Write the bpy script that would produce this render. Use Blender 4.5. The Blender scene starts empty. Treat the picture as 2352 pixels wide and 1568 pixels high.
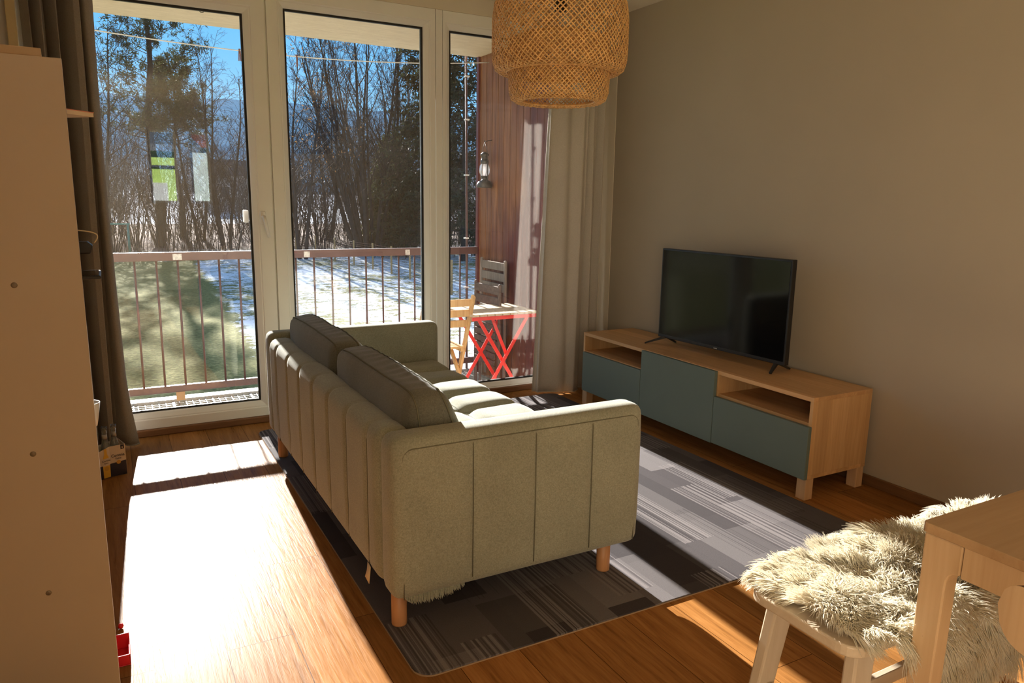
import bpy, bmesh, math, random
import numpy as np
from mathutils import Vector, Matrix, noise as mnoise
PI = math.pi
R = math.radians
sc = bpy.context.scene
col = sc.collection
rnd = random.Random(7)

# ------------------------------------------------------------------ helpers
def tag(o, label=None, cat=None, group=None, kind=None):
    if label: o['label'] = label
    if cat: o['category'] = cat
    if group: o['group'] = group
    if kind: o['kind'] = kind
    return o

def wloc(o):
    v = Vector((0, 0, 0))
    while o is not None:
        v += o.location
        o = o.parent
    return v

def empty(name, loc=(0, 0, 0), rz=0.0):
    o = bpy.data.objects.new(name, None)
    o.location = loc
    o.rotation_euler = (0, 0, rz)
    o.empty_display_size = 0.1
    col.objects.link(o)
    return o

def thing(name, label, cat, loc=(0, 0, 0), rz=0.0, group=None):
    return tag(empty(name, loc, rz), label, cat, group)

class MB:
    """collects geometry of ONE mesh object (coordinates in the world, or local when local=True at build)"""
    def __init__(s):
        s.v = []; s.f = []; s.sm = []
    def add(s, vs, fs, smooth=False):
        n = len(s.v)
        s.v.extend([tuple(p) for p in vs])
        for f in fs:
            s.f.append(tuple(i + n for i in f)); s.sm.append(smooth)
        return s
    def box(s, a, b):
        x0, y0, z0 = [min(a[i], b[i]) for i in range(3)]; x1, y1, z1 = [max(a[i], b[i]) for i in range(3)]
        return s.add([(x0,y0,z0),(x1,y0,z0),(x1,y1,z0),(x0,y1,z0),(x0,y0,z1),(x1,y0,z1),(x1,y1,z1),(x0,y1,z1)],
                     [(0,3,2,1),(4,5,6,7),(0,1,5,4),(1,2,6,5),(2,3,7,6),(3,0,4,7)])
    def bar(s, p, q, w, h, up=(0,0,1), w2=None, h2=None):
        """rectangular bar from p to q, w sideways, h along up"""
        p = Vector(p); q = Vector(q); d = (q - p).normalized(); u = Vector(up)
        side = d.cross(u)
        if side.length < 1e-5: side = d.cross(Vector((1, 0, 0)))
        side.normalize(); u = side.cross(d).normalized()
        w2 = w if w2 is None else w2; h2 = h if h2 is None else h2
        vs = []
        for c, ww, hh in ((p, w, h), (q, w2, h2)):
            for a, b in ((-1,-1),(1,-1),(1,1),(-1,1)):
                vs.append(c + side * (a * ww / 2) + u * (b * hh / 2))
        return s.add(vs, [(0,3,2,1),(4,5,6,7),(0,1,5,4),(1,2,6,5),(2,3,7,6),(3,0,4,7)])
    def tube(s, pts, r, n=8, cap=True, smooth=True, closed=False):
        pts = [Vector(p) for p in pts]; m = len(pts)
        rr = r if isinstance(r, (list, tuple)) else [r] * m
        vs = []; fs = []; prev = None
        for i, p in enumerate(pts):
            if closed: d = pts[(i + 1) % m] - pts[i - 1]
            else: d = pts[min(i + 1, m - 1)] - pts[max(i - 1, 0)]
            if d.length < 1e-9: d = Vector((0, 0, 1))
            d.normalize()
            if prev is None:
                a = Vector((0, 0, 1)) if abs(d.z) < .9 else Vector((1, 0, 0))
                u = d.cross(a).normalized()
            else:
                u = (prev - d * prev.dot(d))
                u = u.normalized() if u.length > 1e-6 else d.orthogonal().normalized()
            prev = u; w = d.cross(u)
            for k in range(n):
                t = 2 * PI * k / n
                vs.append(p + (u * math.cos(t) + w * math.sin(t)) * rr[i])
        for i in range(m if closed else m - 1):
            j = (i + 1) % m
            for k in range(n):
                fs.append((i*n+k, i*n+(k+1)%n, j*n+(k+1)%n, j*n+k))
        if cap and not closed:
            fs.append(tuple(range(n - 1, -1, -1))); fs.append(tuple((m-1)*n + k for k in range(n)))
        return s.add(vs, fs, smooth)
    def lathe(s, prof, c=(0, 0, 0), n=32, smooth=True, cap=False):
        vs = []; fs = []; m = len(prof)
        for r, z in prof:
            for k in range(n):
                t = 2 * PI * k / n
                vs.append((c[0] + r * math.cos(t), c[1] + r * math.sin(t), c[2] + z))
        for i in range(m - 1):
            for k in range(n):
                fs.append((i*n+k, i*n+(k+1)%n, (i+1)*n+(k+1)%n, (i+1)*n+k))
        if cap:
            fs.append(tuple(range(n - 1, -1, -1))); fs.append(tuple((m-1)*n+k for k in range(n)))
        return s.add(vs, fs, smooth)
    def prism(s, poly, fn, h0, h1, smooth=False):
        """poly: 2-D outline; fn(a,b,h)->3-D"""
        n = len(poly)
        vs = [fn(a, b, h0) for a, b in poly] + [fn(a, b, h1) for a, b in poly]
        fs = [tuple(range(n - 1, -1, -1)), tuple(range(n, 2 * n))]
        fs += [(i, (i + 1) % n, n + (i + 1) % n, n + i) for i in range(n)]
        return s.add(vs, fs, smooth)
    def grid(s, P, smooth=True, flip=False):
        m = len(P); n = len(P[0]); vs = [p for row in P for p in row]; fs = []
        for i in range(m - 1):
            for j in range(n - 1):
                f = (i*n+j, i*n+j+1, (i+1)*n+j+1, (i+1)*n+j)
                fs.append(f[::-1] if flip else f)
        return s.add(vs, fs, smooth)
    def rbox(s, c, size, r, n=(8, 8, 8), disp=None, xf=None, rc=3):
        """rounded box: rc rings per rounded edge, n cells per flat side; disp(p,n)->outward offset"""
        h = [size[i] / 2 for i in range(3)]
        def axis(i):
            rr = min(r, h[i]); k = []
            for j in range(rc + 1): k.append(-h[i] + rr * (1 - math.cos(j / rc * PI / 2)) )
            m = n[i]
            inner = [-(h[i] - rr) + 2 * (h[i] - rr) * j / m for j in range(1, m)]
            return k + inner + [-x for x in reversed(k)]
        ax = [axis(0), axis(1), axis(2)]
        vid = {}; vs = []; fs = []
        def vert(p):
            key = tuple(round(x, 6) for x in p)
            if key in vid: return vid[key]
            inn = [max(-(h[i] - min(r, h[i])), min(h[i] - min(r, h[i]), p[i])) for i in range(3)]
            d = Vector([p[i] - inn[i] for i in range(3)])
            dn = d.normalized() if d.length > 1e-9 else Vector((0, 0, 1))
            q = Vector(inn) + dn * min(r, *h) if d.length > 1e-9 else Vector(p)
            if disp: q = q + dn * disp(q, dn)
            if xf: q = xf(q)
            vs.append((q[0] + c[0], q[1] + c[1], q[2] + c[2])); vid[key] = len(vs) - 1
            return vid[key]
        for i in range(3):
            j, k = (i + 1) % 3, (i + 2) % 3
            for sgn in (-1, 1):
                for a in range(len(ax[j]) - 1):
                    for b in range(len(ax[k]) - 1):
                        q = []
                        for (u, w) in ((a, b), (a + 1, b), (a + 1, b + 1), (a, b + 1)):
                            p = [0, 0, 0]; p[i] = sgn * h[i]; p[j] = ax[j][u]; p[k] = ax[k][w]
                            q.append(vert(p))
                        if len(set(q)) >= 3:
                            q2 = []
                            for t in q:
                                if t not in q2: q2.append(t)
                            fs.append(tuple(q2) if sgn > 0 else tuple(reversed(q2)))
        return s.add(vs, fs, True)
    def build(s, name, m, parent=None, bevel=0.0, local=False, solid=0.0, kind=None, seg=2):
        me = bpy.data.meshes.new(name)
        off = Vector((0, 0, 0)) if (local or parent is None) else wloc(parent)
        me.from_pydata([(x - off[0], y - off[1], z - off[2]) for x, y, z in s.v], [], s.f)
        me.polygons.foreach_set('use_smooth', s.sm)
        me.update()
        return link(name, me, m, parent, bevel, solid, kind, seg)

def link(name, me, m, parent=None, bevel=0.0, solid=0.0, kind=None, seg=2):
    o = bpy.data.objects.new(name, me)
    if m is not None: me.materials.append(m)
    col.objects.link(o)
    if parent is not None: o.parent = parent
    if solid:
        md = o.modifiers.new('Solidify', 'SOLIDIFY'); md.thickness = solid; md.offset = 0
    if bevel:
        md = o.modifiers.new('Bevel', 'BEVEL'); md.width = bevel; md.segments = seg; md.limit_method = 'ANGLE'; md.angle_limit = R(40)
        md.harden_normals = False
    if kind: o['kind'] = kind
    return o

def np_mesh(name, verts, faces, m, parent=None, smooth=True):
    """verts (N,3), faces (M,k) arrays -> object"""
    verts = np.asarray(verts, dtype=np.float32); faces = np.asarray(faces, dtype=np.int32)
    me = bpy.data.meshes.new(name); k = faces.shape[1]
    me.vertices.add(len(verts)); me.vertices.foreach_set('co', verts.ravel())
    me.loops.add(faces.size); me.loops.foreach_set('vertex_index', faces.ravel())
    me.polygons.add(len(faces))
    me.polygons.foreach_set('loop_start', np.arange(len(faces), dtype=np.int32) * k)
    me.polygons.foreach_set('use_smooth', np.full(len(faces), smooth))
    me.update(calc_edges=True); me.validate()
    return link(name, me, m, parent)

def copy_tree(o, parent=None):
    c = o.copy(); col.objects.link(c)
    if parent is not None: c.parent = parent
    for ch in list(o.children): copy_tree(ch, c)
    return c

# ------------------------------------------------------------------ materials
class NT:
    def __init__(s, name):
        s.m = bpy.data.materials.new(name); s.m.use_nodes = True
        s.t = s.m.node_tree; s.b = s.t.nodes['Principled BSDF']; s.out = s.t.nodes['Material Output']
    def n(s, typ, **kw):
        nd = s.t.nodes.new(typ)
        for k, v in kw.items():
            if k.startswith('_'): setattr(nd, k[1:], v)
            else: nd.inputs[k.replace('_', ' ')].default_value = v
        return nd
    def l(s, a, b): s.t.links.new(a, b)
    def coord(s, scale=(1, 1, 1), rot=(0, 0, 0), kind='Object', loc=(0, 0, 0)):
        tc = s.n('ShaderNodeTexCoord'); mp = s.n('ShaderNodeMapping')
        mp.inputs['Scale'].default_value = scale; mp.inputs['Rotation'].default_value = rot; mp.inputs['Location'].default_value = loc
        s.l(tc.outputs[kind], mp.inputs['Vector']); return mp.outputs[0]
    def noise(s, vec, scale, detail=4, rough=.55, dist=0.0):
        nd = s.n('ShaderNodeTexNoise', Scale=scale, Detail=detail, Roughness=rough, Distortion=dist)
        if vec is not None: s.l(vec, nd.inputs['Vector'])
        return nd
    def ramp(s, fac, stops, interp='LINEAR'):
        nd = s.n('ShaderNodeValToRGB'); nd.color_ramp.interpolation = interp
        e = nd.color_ramp.elements
        while len(e) < len(stops): e.new(.5)
        for i, (p, c) in enumerate(stops):
            e[i].position = p; e[i].color = (*c, 1) if len(c) == 3 else c
        s.l(fac, nd.inputs[0]); return nd.outputs[0]
    def mix(s, fac, a, b, blend='MIX'):
        nd = s.n('ShaderNodeMix', _data_type='RGBA', _blend_type=blend)
        for sock, v in ((nd.inputs[0], fac), (nd.inputs[6], a), (nd.inputs[7], b)):
            if hasattr(v, 'is_output'): s.l(v, sock)
            elif isinstance(v, (int, float)): sock.default_value = v
            else: sock.default_value = (*v, 1)
        return nd.outputs[2]
    def math(s, op, a, b=0.0, clamp=False):
        nd = s.n('ShaderNodeMath', _operation=op); nd.use_clamp = clamp
        for i, v in enumerate((a, b)):
            if hasattr(v, 'is_output'): s.l(v, nd.inputs[i])
            else: nd.inputs[i].default_value = v
        return nd.outputs[0]
    def base(s, c):
        if hasattr(c, 'is_output'): s.l(c, s.b.inputs['Base Color'])
        else: s.b.inputs['Base Color'].default_value = (*c, 1)
    def bump(s, h, strength=.2, dist=.01):
        nd = s.n('ShaderNodeBump', Strength=strength, Distance=dist); s.l(h, nd.inputs['Height']); s.l(nd.outputs[0], s.b.inputs['Normal'])
    def set(s, rough=.5, spec=.5, metal=0.0, **kw):
        s.b.inputs['Roughness'].default_value = rough; s.b.inputs['Specular IOR Level'].default_value = spec; s.b.inputs['Metallic'].default_value = metal
        for k, v in kw.items(): s.b.inputs[k.replace('_', ' ')].default_value = v

def plain(name, c, rough=.5, spec=.5, metal=0.0, var=.06, scale=6.0, bump=0.0, bscale=200.0):
    t = NT(name); co = t.coord()
    nz = t.noise(co, scale, 3)
    d = tuple(max(0, x * (1 - var)) for x in c); u = tuple(min(1, x * (1 + var)) for x in c)
    t.base(t.ramp(nz.outputs[0], [(.3, d), (.7, u)])); t.set(rough, spec, metal)
    if bump: t.bump(t.noise(co, bscale, 3).outputs[0], bump, .002)
    return t.m

def wood(name, c1, c2, axis='y', rough=.45, spec=.4, scale=1.0, dist=1.2, bump=.04, strips=0.0):
    """grain runs along axis"""
    t = NT(name)
    sv = {'x': (1.2, 22, 22), 'y': (22, 1.2, 22), 'z': (22, 22, 1.2)}[axis]
    co = t.coord(tuple(v * scale for v in sv))
    a = t.noise(co, 1.0, 6, .6, dist); b = t.noise(co, 5.0, 4, .6, .4)
    f = t.math('ADD', t.math('MULTIPLY', a.outputs[0], .7), t.math('MULTIPLY', b.outputs[0], .3))
    c = t.ramp(f, [(.34, c1), (.66, c2)])
    if strips:   # glued lamella strips, each with its own tone
        vor = t.n('ShaderNodeTexVoronoi', Scale=1.0, _feature='F1')
        big = {'x': (.35, 1/strips, 1/strips), 'y': (1/strips, .35, 1/strips), 'z': (1/strips, 1/strips, .02)}[axis]
        wn = t.n('ShaderNodeTexWhiteNoise', _noise_dimensions='3D')
        fl = t.n('ShaderNodeVectorMath', _operation='FLOOR'); t.l(t.coord(big), fl.inputs[0]); t.l(fl.outputs[0], wn.inputs['Vector'])
        c = t.mix(1.0, c, t.ramp(wn.outputs['Value'], [(0, (.80, .78, .74)), (1, (1.12, 1.1, 1.08))]), 'MULTIPLY')
    t.base(c); t.set(rough, spec)
    if bump: t.bump(b.outputs[0], bump, .003)
    return t.m

def fabric(name, c1, c2, scale=900.0, rough=.95, bump=.25, sheen=.25, macro=.12, transl=0.0, stretch=(1, 1, 1)):
    t = NT(name); co = t.coord(stretch)
    a = t.noise(co, scale, 2, .7); b = t.noise(co, scale * .28, 3, .7); m = t.noise(co, 5, 3)
    f = t.math('ADD', t.math('MULTIPLY', a.outputs[0], .55), t.math('MULTIPLY', b.outputs[0], .45))
    c = t.ramp(f, [(.36, c1), (.64, c2)])
    c = t.mix(1.0, c, t.ramp(m.outputs[0], [(.3, (1 - macro,) * 3), (.7, (1 + macro * .4,) * 3)]), 'MULTIPLY')
    t.base(c); t.set(rough, .15)
    t.b.inputs['Sheen Weight'].default_value = sheen; t.b.inputs['Sheen Roughness'].default_value = .5
    t.bump(f, bump, .0015)
    if transl:
        tr = t.n('ShaderNodeBsdfTranslucent'); t.l(c, tr.inputs[0]); mx = t.n('ShaderNodeMixShader', Fac=transl)
        t.l(t.b.outputs[0], mx.inputs[1]); t.l(tr.outputs[0], mx.inputs[2]); t.l(mx.outputs[0], t.out.inputs[0])
    return t.m

def glass(name, dust=.01, tint=(1, 1, 1), smear=True, ior0=1.5):
    """window pane: clear transmission, fresnel reflection on each face, a little dirt that scatters light"""
    t = NT(name); t.t.nodes.remove(t.b)
    geo = t.n('ShaderNodeNewGeometry')
    ior = t.math('ADD', t.math('MULTIPLY', geo.outputs['Backfacing'], 1 / ior0 - ior0), ior0)
    fr = t.n('ShaderNodeFresnel'); t.l(ior, fr.inputs['IOR'])
    tr = t.n('ShaderNodeBsdfTransparent'); tr.inputs[0].default_value = (*tint, 1)
    gl = t.n('ShaderNodeBsdfGlossy', Roughness=0.0); gl.inputs[0].default_value = (1, 1, 1, 1)
    mx = t.n('ShaderNodeMixShader'); t.l(fr.outputs[0], mx.inputs[0]); t.l(tr.outputs[0], mx.inputs[1]); t.l(gl.outputs[0], mx.inputs[2])
    last = mx.outputs[0]
    if dust:
        tl = t.n('ShaderNodeBsdfTranslucent'); tl.inputs[0].default_value = (.9, .92, .95, 1)
        nz = t.noise(t.coord((1.0, 1.0, .55), (0, .35, 0)), 2.6, 5, .6, 1.2)
        f = t.math('MULTIPLY', t.ramp(nz.outputs[0], [(.35, (.12,) * 3), (.78, (1,) * 3)]), dust)
        m2 = t.n('ShaderNodeMixShader'); t.l(f, m2.inputs[0]); t.l(last, m2.inputs[1]); t.l(tl.outputs[0], m2.inputs[2]); last = m2.outputs[0]
    t.l(last, t.out.inputs[0])
    return t.m

M = {}
M['pvc'] = plain('white_pvc', (.82, .82, .79), .35, .5, var=.02)
M['gasket'] = plain('black_gasket', (.012, .012, .012), .6)
M['glass'] = glass('window_glass', .0022, ior0=1.6)
M['ceiling'] = plain('ceiling_paint', (.78, .72, .60), .9, .2, var=.02)
M['wall_grey'] = plain('greige_wall_paint', (.40, .352, .282), .88, .2, var=.03, scale=1.5, bump=.05, bscale=300)
M['wall_white'] = plain('offwhite_wall_paint', (.70, .64, .54), .9, .2, var=.02)
M['red'] = plain('red_painted_steel', (.72, .035, .025), .38, .5)
M['brown_steel'] = plain('brown_painted_steel', (.115, .055, .045), .42, .5, var=.15, scale=12)
M['galv'] = plain('galvanised_steel', (.55, .54, .52), .4, .5, .6)
M['black_plastic'] = plain('black_plastic', (.012, .012, .013), .42, .5)
M['white_plastic'] = plain('white_plastic', (.82, .81, .78), .35)
M['melamine'] = plain('pale_melamine', (.48, .415, .335), .5, .4, var=.02)
M['sage'] = plain('sage_lacquer', (.125, .165, .145), .55, .35, var=.03)
M['oak'] = wood('oak_veneer', (.50, .285, .125), (.64, .40, .20), 'y', strips=.085, bump=.02)
M['oak_z'] = wood('oak_veneer_upright', (.50, .30, .135), (.66, .43, .22), 'z', strips=.085, bump=.02)
M['oak_leg'] = wood('oak_leg', (.50, .31, .16), (.64, .42, .24), 'z', bump=.02)
M['sofa_leg'] = wood('sofa_leg_wood', (.42, .19, .08), (.58, .30, .14), 'z', bump=.02)
M['ash'] = wood('ash_veneer', (.36, .225, .115), (.44, .295, .165), 'x', .4, .45, bump=.02)
M['ash_z'] = wood('ash_veneer_leg', (.46, .305, .165), (.55, .385, .23), 'z', .4, .45, bump=.02)
M['ash_pale'] = wood('pale_birch', (.44, .35, .25), (.52, .43, .32), 'x', .4, .4, bump=.02)
M['ash_pale_z'] = wood('pale_birch_leg', (.44, .35, .25), (.52, .43, .32), 'z', .4, .4, bump=.02)
M['ply_edge'] = plain('dark_ply_edge', (.10, .05, .03), .5)
M['sofa'] = fabric('sage_melange_cloth', (.19, .198, .148), (.38, .382, .298), 700)
M['sofa_dark'] = fabric('grey_melange_cloth', (.095, .097, .078), (.195, .195, .16), 700)
M['thread'] = plain('seam_thread', (.15, .145, .105), .9, .1)
M['curtain'] = fabric('taupe_curtain_cloth', (.50, .465, .42), (.62, .58, .53), 500, macro=.04, bump=.08, sheen=.1, transl=.06)
M['curtain_l'] = fabric('grey_curtain_cloth', (.25, .225, .19), (.33, .30, .26), 500, macro=.04, bump=.08, sheen=.1, transl=.03)
M['bamboo'] = plain('woven_bamboo', (.74, .46, .20), .5, .4, var=.25, scale=40)
M['cord'] = plain('black_cord', (.02, .018, .016), .6)
M['soffit'] = None
M['teak'] = wood('acacia_chair_wood', (.42, .22, .08), (.62, .38, .16), 'z', .5, .3)
M['grey_wood'] = wood('weathered_grey_wood', (.17, .13, .10), (.30, .24, .19), 'z', .8, .2)
M['brown_wood'] = wood('dark_weathered_wood', (.085, .060, .048), (.17, .12, .095), 'y', .75, .2)
M['slat'] = wood('tabletop_slats', (.40, .30, .19), (.55, .44, .30), 'y', .6, .3)
M['navy'] = plain('navy_print', (.018, .016, .035), .5)
M['cream_card'] = plain('cream_card', (.66, .55, .43), .6)
M['gold'] = plain('gold_print', (.62, .33, .05), .45)
M['lager'] = plain('yellow_print', (.75, .44, .05), .45)
M['bark'] = plain('dark_bark', (.050, .044, .040), .9, .1, var=.3, scale=3)
M['twig'] = plain('grey_twigs', (.062, .055, .050), .9, .1, var=.3, scale=2)
M['redred'] = plain('red_plastic', (.70, .02, .03), .35, .5)

def needle_mat(name, c1, c2):
    t = NT(name); co = t.coord()
    t.base(t.ramp(t.noise(co, 1.2, 3).outputs[0], [(.3, c1), (.7, c2)])); t.set(.7, .3)
    tr = t.n('ShaderNodeBsdfTranslucent'); tr.inputs[0].default_value = (*c2, 1); mx = t.n('ShaderNodeMixShader', Fac=.25)
    t.l(t.b.outputs[0], mx.inputs[1]); t.l(tr.outputs[0], mx.inputs[2]); t.l(mx.outputs[0], t.out.inputs[0])
    return t.m
M['pine'] = needle_mat('pine_needles', (.022, .034, .016), (.052, .064, .028))
M['spruce'] = needle_mat('spruce_needles', (.015, .022, .012), (.04, .048, .022))
M['dead_leaf'] = needle_mat('dry_beech_leaves', (.22, .10, .035), (.42, .22, .08))
M['evergreen_leaf'] = needle_mat('evergreen_shrub_leaves', (.03, .045, .015), (.085, .10, .035))

def mk_floor():
    t = NT('oak_laminate')
    co = t.coord((1, 1, 1), (0, 0, PI / 2))
    br = t.n('ShaderNodeTexBrick', Scale=1.0, Mortar_Size=.0012, Mortar_Smooth=.2, Bias=0.0, Brick_Width=1.28, Row_Height=.192)
    br.offset = .37; br.inputs['Color1'].default_value = (.72, .72, .72, 1); br.inputs['Color2'].default_value = (1.12, 1.08, 1.02, 1); br.inputs['Mortar'].default_value = (.25, .2, .15, 1)
    t.l(co, br.inputs['Vector'])
    sh = t.n('ShaderNodeVectorMath', _operation='ADD'); mu = t.n('ShaderNodeVectorMath', _operation='SCALE'); mu.inputs['Scale'].default_value = 3.0
    g = t.coord((16, 1.0, 1))
    t.l(br.outputs['Color'], mu.inputs[0]); t.l(g, sh.inputs[0]); t.l(mu.outputs[0], sh.inputs[1])
    a = t.noise(sh.outputs[0], 1.0, 6, .62, 1.8); b = t.noise(sh.outputs[0], 7.0, 3, .6, .8)
    f = t.math('ADD', t.math('MULTIPLY', a.outputs[0], .62), t.math('MULTIPLY', b.outputs[0], .38))
    c = t.ramp(f, [(.30, (.17, .073, .021)), (.5, (.31, .142, .044)), (.72, (.43, .215, .075))])
    t.base(t.mix(1.0, c, br.outputs['Color'], 'MULTIPLY'))
    t.set(.42, .024)
    rg = t.ramp(b.outputs[0], [(.3, (.27,) * 3), (.7, (.40,) * 3)]); t.l(rg, t.b.inputs['Roughness'])
    t.bump(f, .34, .004)
    return t.m
M['floor'] = mk_floor()

def mk_rug():
    t = NT('striped_patchwork_carpet')
    co = t.coord((1, 1, 1), (0, 0, PI / 2))
    def brick(w, h, off, c1, c2, loc=(0, 0, 0)):
        cc = t.coord((1, 1, 1), (0, 0, PI / 2), loc=loc)
        b = t.n('ShaderNodeTexBrick', Scale=1.0, Mortar_Size=0.0, Bias=0.0, Brick_Width=w, Row_Height=h)
        b.offset = off; b.offset_frequency = 2; b.squash = 1.0
        b.inputs['Color1'].default_value = (*c1, 1); b.inputs['Color2'].default_value = (*c2, 1)
        t.l(cc, b.inputs['Vector']); return b.outputs['Color']
    tone = brick(.46, .155, .43, (.048, .041, .045), (.155, .142, .146))
    tone2 = brick(.46, .31, .61, (.78,) * 3, (1.18,) * 3, (.13, .07, 0))
    base = t.mix(1.0, tone, tone2, 'MULTIPLY')
    msk = brick(.46, .155, .43, (0,) * 3, (1,) * 3, (.24, .0775, 0))
    st = t.noise(t.coord((85, .16, 1)), 1.0, 2, .5)
    fine = t.ramp(st.outputs[0], [(.50, (0,) * 3), (.54, (1,) * 3)])
    dk = t.ramp(st.outputs[0], [(.40, (1,) * 3), (.44, (0,) * 3)])
    m1 = t.math('MULTIPLY', fine, t.math('GREATER_THAN', msk, .55))
    m2 = t.math('MULTIPLY', dk, t.math('GREATER_THAN', msk, .45))
    c = t.mix(t.math('MULTIPLY', m1, .75), base, (.215, .195, .198))
    c = t.mix(t.math('MULTIPLY', m2, .6), c, (.045, .038, .042))
    nz = t.noise(t.coord(), 450, 2, .7)
    c = t.mix(1.0, c, t.ramp(nz.outputs[0], [(.3, (.82,) * 3), (.7, (1.14,) * 3)]), 'MULTIPLY')
    t.base(c); t.set(.95, .12); t.bump(nz.outputs[0], .3, .002)
    return t.m
M['rug'] = mk_rug()
M['rug_edge'] = plain('carpet_backing', (.36, .24, .14), .9)

def mk_soffit():
    t = NT('rough_concrete_soffit'); co = t.coord((1, 6, 1))
    a = t.noise(co, 9, 5, .6); b = t.noise(co, 30, 3, .7)
    c = t.ramp(a.outputs[0], [(.3, (.62, .50, .36)), (.7, (.74, .62, .46))])
    t.base(t.mix(t.ramp(b.outputs[0], [(.66, (0,) * 3), (.72, (1,) * 3)]), c, (.30, .23, .16))); t.set(.9, .2); t.bump(a.outputs[0], .3, .01)
    return t.m
M['soffit'] = mk_soffit()

def mk_redwall():
    t = NT('red_stained_boards')
    co = t.coord((9, 9, .7)); a = t.noise(co, 1.6, 6, .65, 1.5); w = t.noise(t.coord((.9, .9, .5)), 1.3, 3)
    geo = t.n('ShaderNodeNewGeometry'); sx = t.n('ShaderNodeSeparateXYZ'); t.l(geo.outputs['Position'], sx.inputs[0])
    worn = t.math('MULTIPLY', t.math('SUBTRACT', sx.outputs[1], 2.95), .30, True)
    wf = t.math('ADD', w.outputs[0], t.math('SUBTRACT', worn, .06))
    red = t.ramp(a.outputs[0], [(.3, (.075, .016, .012)), (.7, (.16, .040, .026))])
    org = t.ramp(a.outputs[0], [(.3, (.13, .045, .016)), (.7, (.34, .14, .055))])
    c = t.mix(t.ramp(wf, [(.46, (0,) * 3), (.62, (1,) * 3)]), red, org)
    t.base(c); t.set(.6, .3); t.bump(a.outputs[0], .2, .004)
    return t.m
M['redwall'] = mk_redwall()

def mk_ground():
    t = NT('lawn_with_thawing_snow')
    geo = t.n('ShaderNodeNewGeometry'); sx = t.n('ShaderNodeSeparateXYZ'); t.l(geo.outputs['Position'], sx.inputs[0])
    X, Y = sx.outputs[0], sx.outputs[1]
    p = t.coord((1.0, .55, 1))
    big = t.noise(p, .35, 4, .6); mid = t.noise(t.coord((1.2, 2.0, 1)), 1.6, 5, .65); fine = t.noise(t.coord((1, 1.4, 1)), 9, 4, .7)
    gr = t.ramp(fine.outputs[0], [(.28, (.05, .052, .014)), (.5, (.17, .165, .05)), (.74, (.34, .31, .12))])
    leaf = t.ramp(fine.outputs[0], [(.3, (.035, .020, .013)), (.5, (.12, .070, .044)), (.72, (.30, .20, .14))])
    d = t.math('SUBTRACT', X, t.math('ADD', t.math('MULTIPLY', Y, .05), -1.9))            # snow lies right of this line
    s1 = t.math('MULTIPLY', t.math('MULTIPLY', d, .9, True), 1.0)
    far = t.math('MULTIPLY', t.math('SUBTRACT', Y, 37.0), .15, True)
    strip = t.math('MAXIMUM', t.math('MULTIPLY', s1, .40), t.math('MULTIPLY', far, .36))
    v = t.math('ADD', t.math('ADD', t.math('MULTIPLY', big.outputs[0], .45), t.math('MULTIPLY', mid.outputs[0], .75)), strip)
    v = t.math('ADD', v, t.math('MULTIPLY', t.math('SUBTRACT', fine.outputs[0], .5), .55))
    sn = t.ramp(v, [(.96, (0,) * 3), (1.04, (1,) * 3)])
    isleaf = t.math('MULTIPLY', t.math('SUBTRACT', t.math('ADD', Y, t.math('MULTIPLY', big.outputs[0], 6.0)), 49.0), .3, True)
    g2 = t.mix(isleaf, gr, leaf)
    sn2 = t.math('MULTIPLY', sn, t.math('SUBTRACT', 1.0, t.math('MULTIPLY', isleaf, .9)))
    road = t.math('MULTIPLY', t.math('GREATER_THAN', Y, 72.0), t.ramp(big.outputs[0], [(.3, (.3,) * 3), (.5, (1,) * 3)]))
    sn3 = t.math('MAXIMUM', sn2, road)
    t.base(t.mix(sn3, g2, (.66, .70, .76))); t.set(.95, .15); t.bump(fine.outputs[0], .8, .08)
    return t.m
M['ground'] = mk_ground()

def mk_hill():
    t = NT('haze_tinted_hillside'); p = t.coord((1, 1, 2))
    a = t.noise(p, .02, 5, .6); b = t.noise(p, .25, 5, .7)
    f = t.ramp(b.outputs[0], [(.3, (.06, .14, .22)), (.7, (.11, .215, .32))])  # forest tone shifted to pale blue: distance haze painted into the colour
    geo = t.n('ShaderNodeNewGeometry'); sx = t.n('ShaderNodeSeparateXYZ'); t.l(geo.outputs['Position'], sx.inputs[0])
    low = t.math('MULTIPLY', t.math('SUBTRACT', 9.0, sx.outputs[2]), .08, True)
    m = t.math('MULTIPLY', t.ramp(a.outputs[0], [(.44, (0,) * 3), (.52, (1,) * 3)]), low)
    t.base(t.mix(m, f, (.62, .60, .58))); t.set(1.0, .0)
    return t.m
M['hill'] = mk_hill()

def mk_wool():
    t = NT('cream_sheepskin_wool'); co = t.coord()
    t.base(t.ramp(t.noise(co, 14, 3).outputs[0], [(.3, (.88, .83, .70)), (.7, (.96, .94, .86))])); t.set(.65, .2)
    tr = t.n('ShaderNodeBsdfTranslucent'); tr.inputs[0].default_value = (.97, .93, .82, 1); mx = t.n('ShaderNodeMixShader', Fac=.62)
    t.l(t.b.outputs[0], mx.inputs[1]); t.l(tr.outputs[0], mx.inputs[2]); t.l(mx.outputs[0], t.out.inputs[0])
    return t.m
M['wool'] = mk_wool()
M['screen'] = plain('tv_screen', (.003, .003, .004), .09, .3, var=0)
def clear_glass(name, tint):
    t = NT(name); t.b.inputs['Transmission Weight'].default_value = .92; t.base(tint); t.set(.05, .5, 0.0, IOR=1.45, Transmission_Weight=.92)
    return t.m
M['bottle'] = clear_glass('clear_bottle_glass', (.75, .77, .74))
M['green_bottle'] = clear_glass('green_bottle_glass', (.08, .42, .26))

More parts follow.
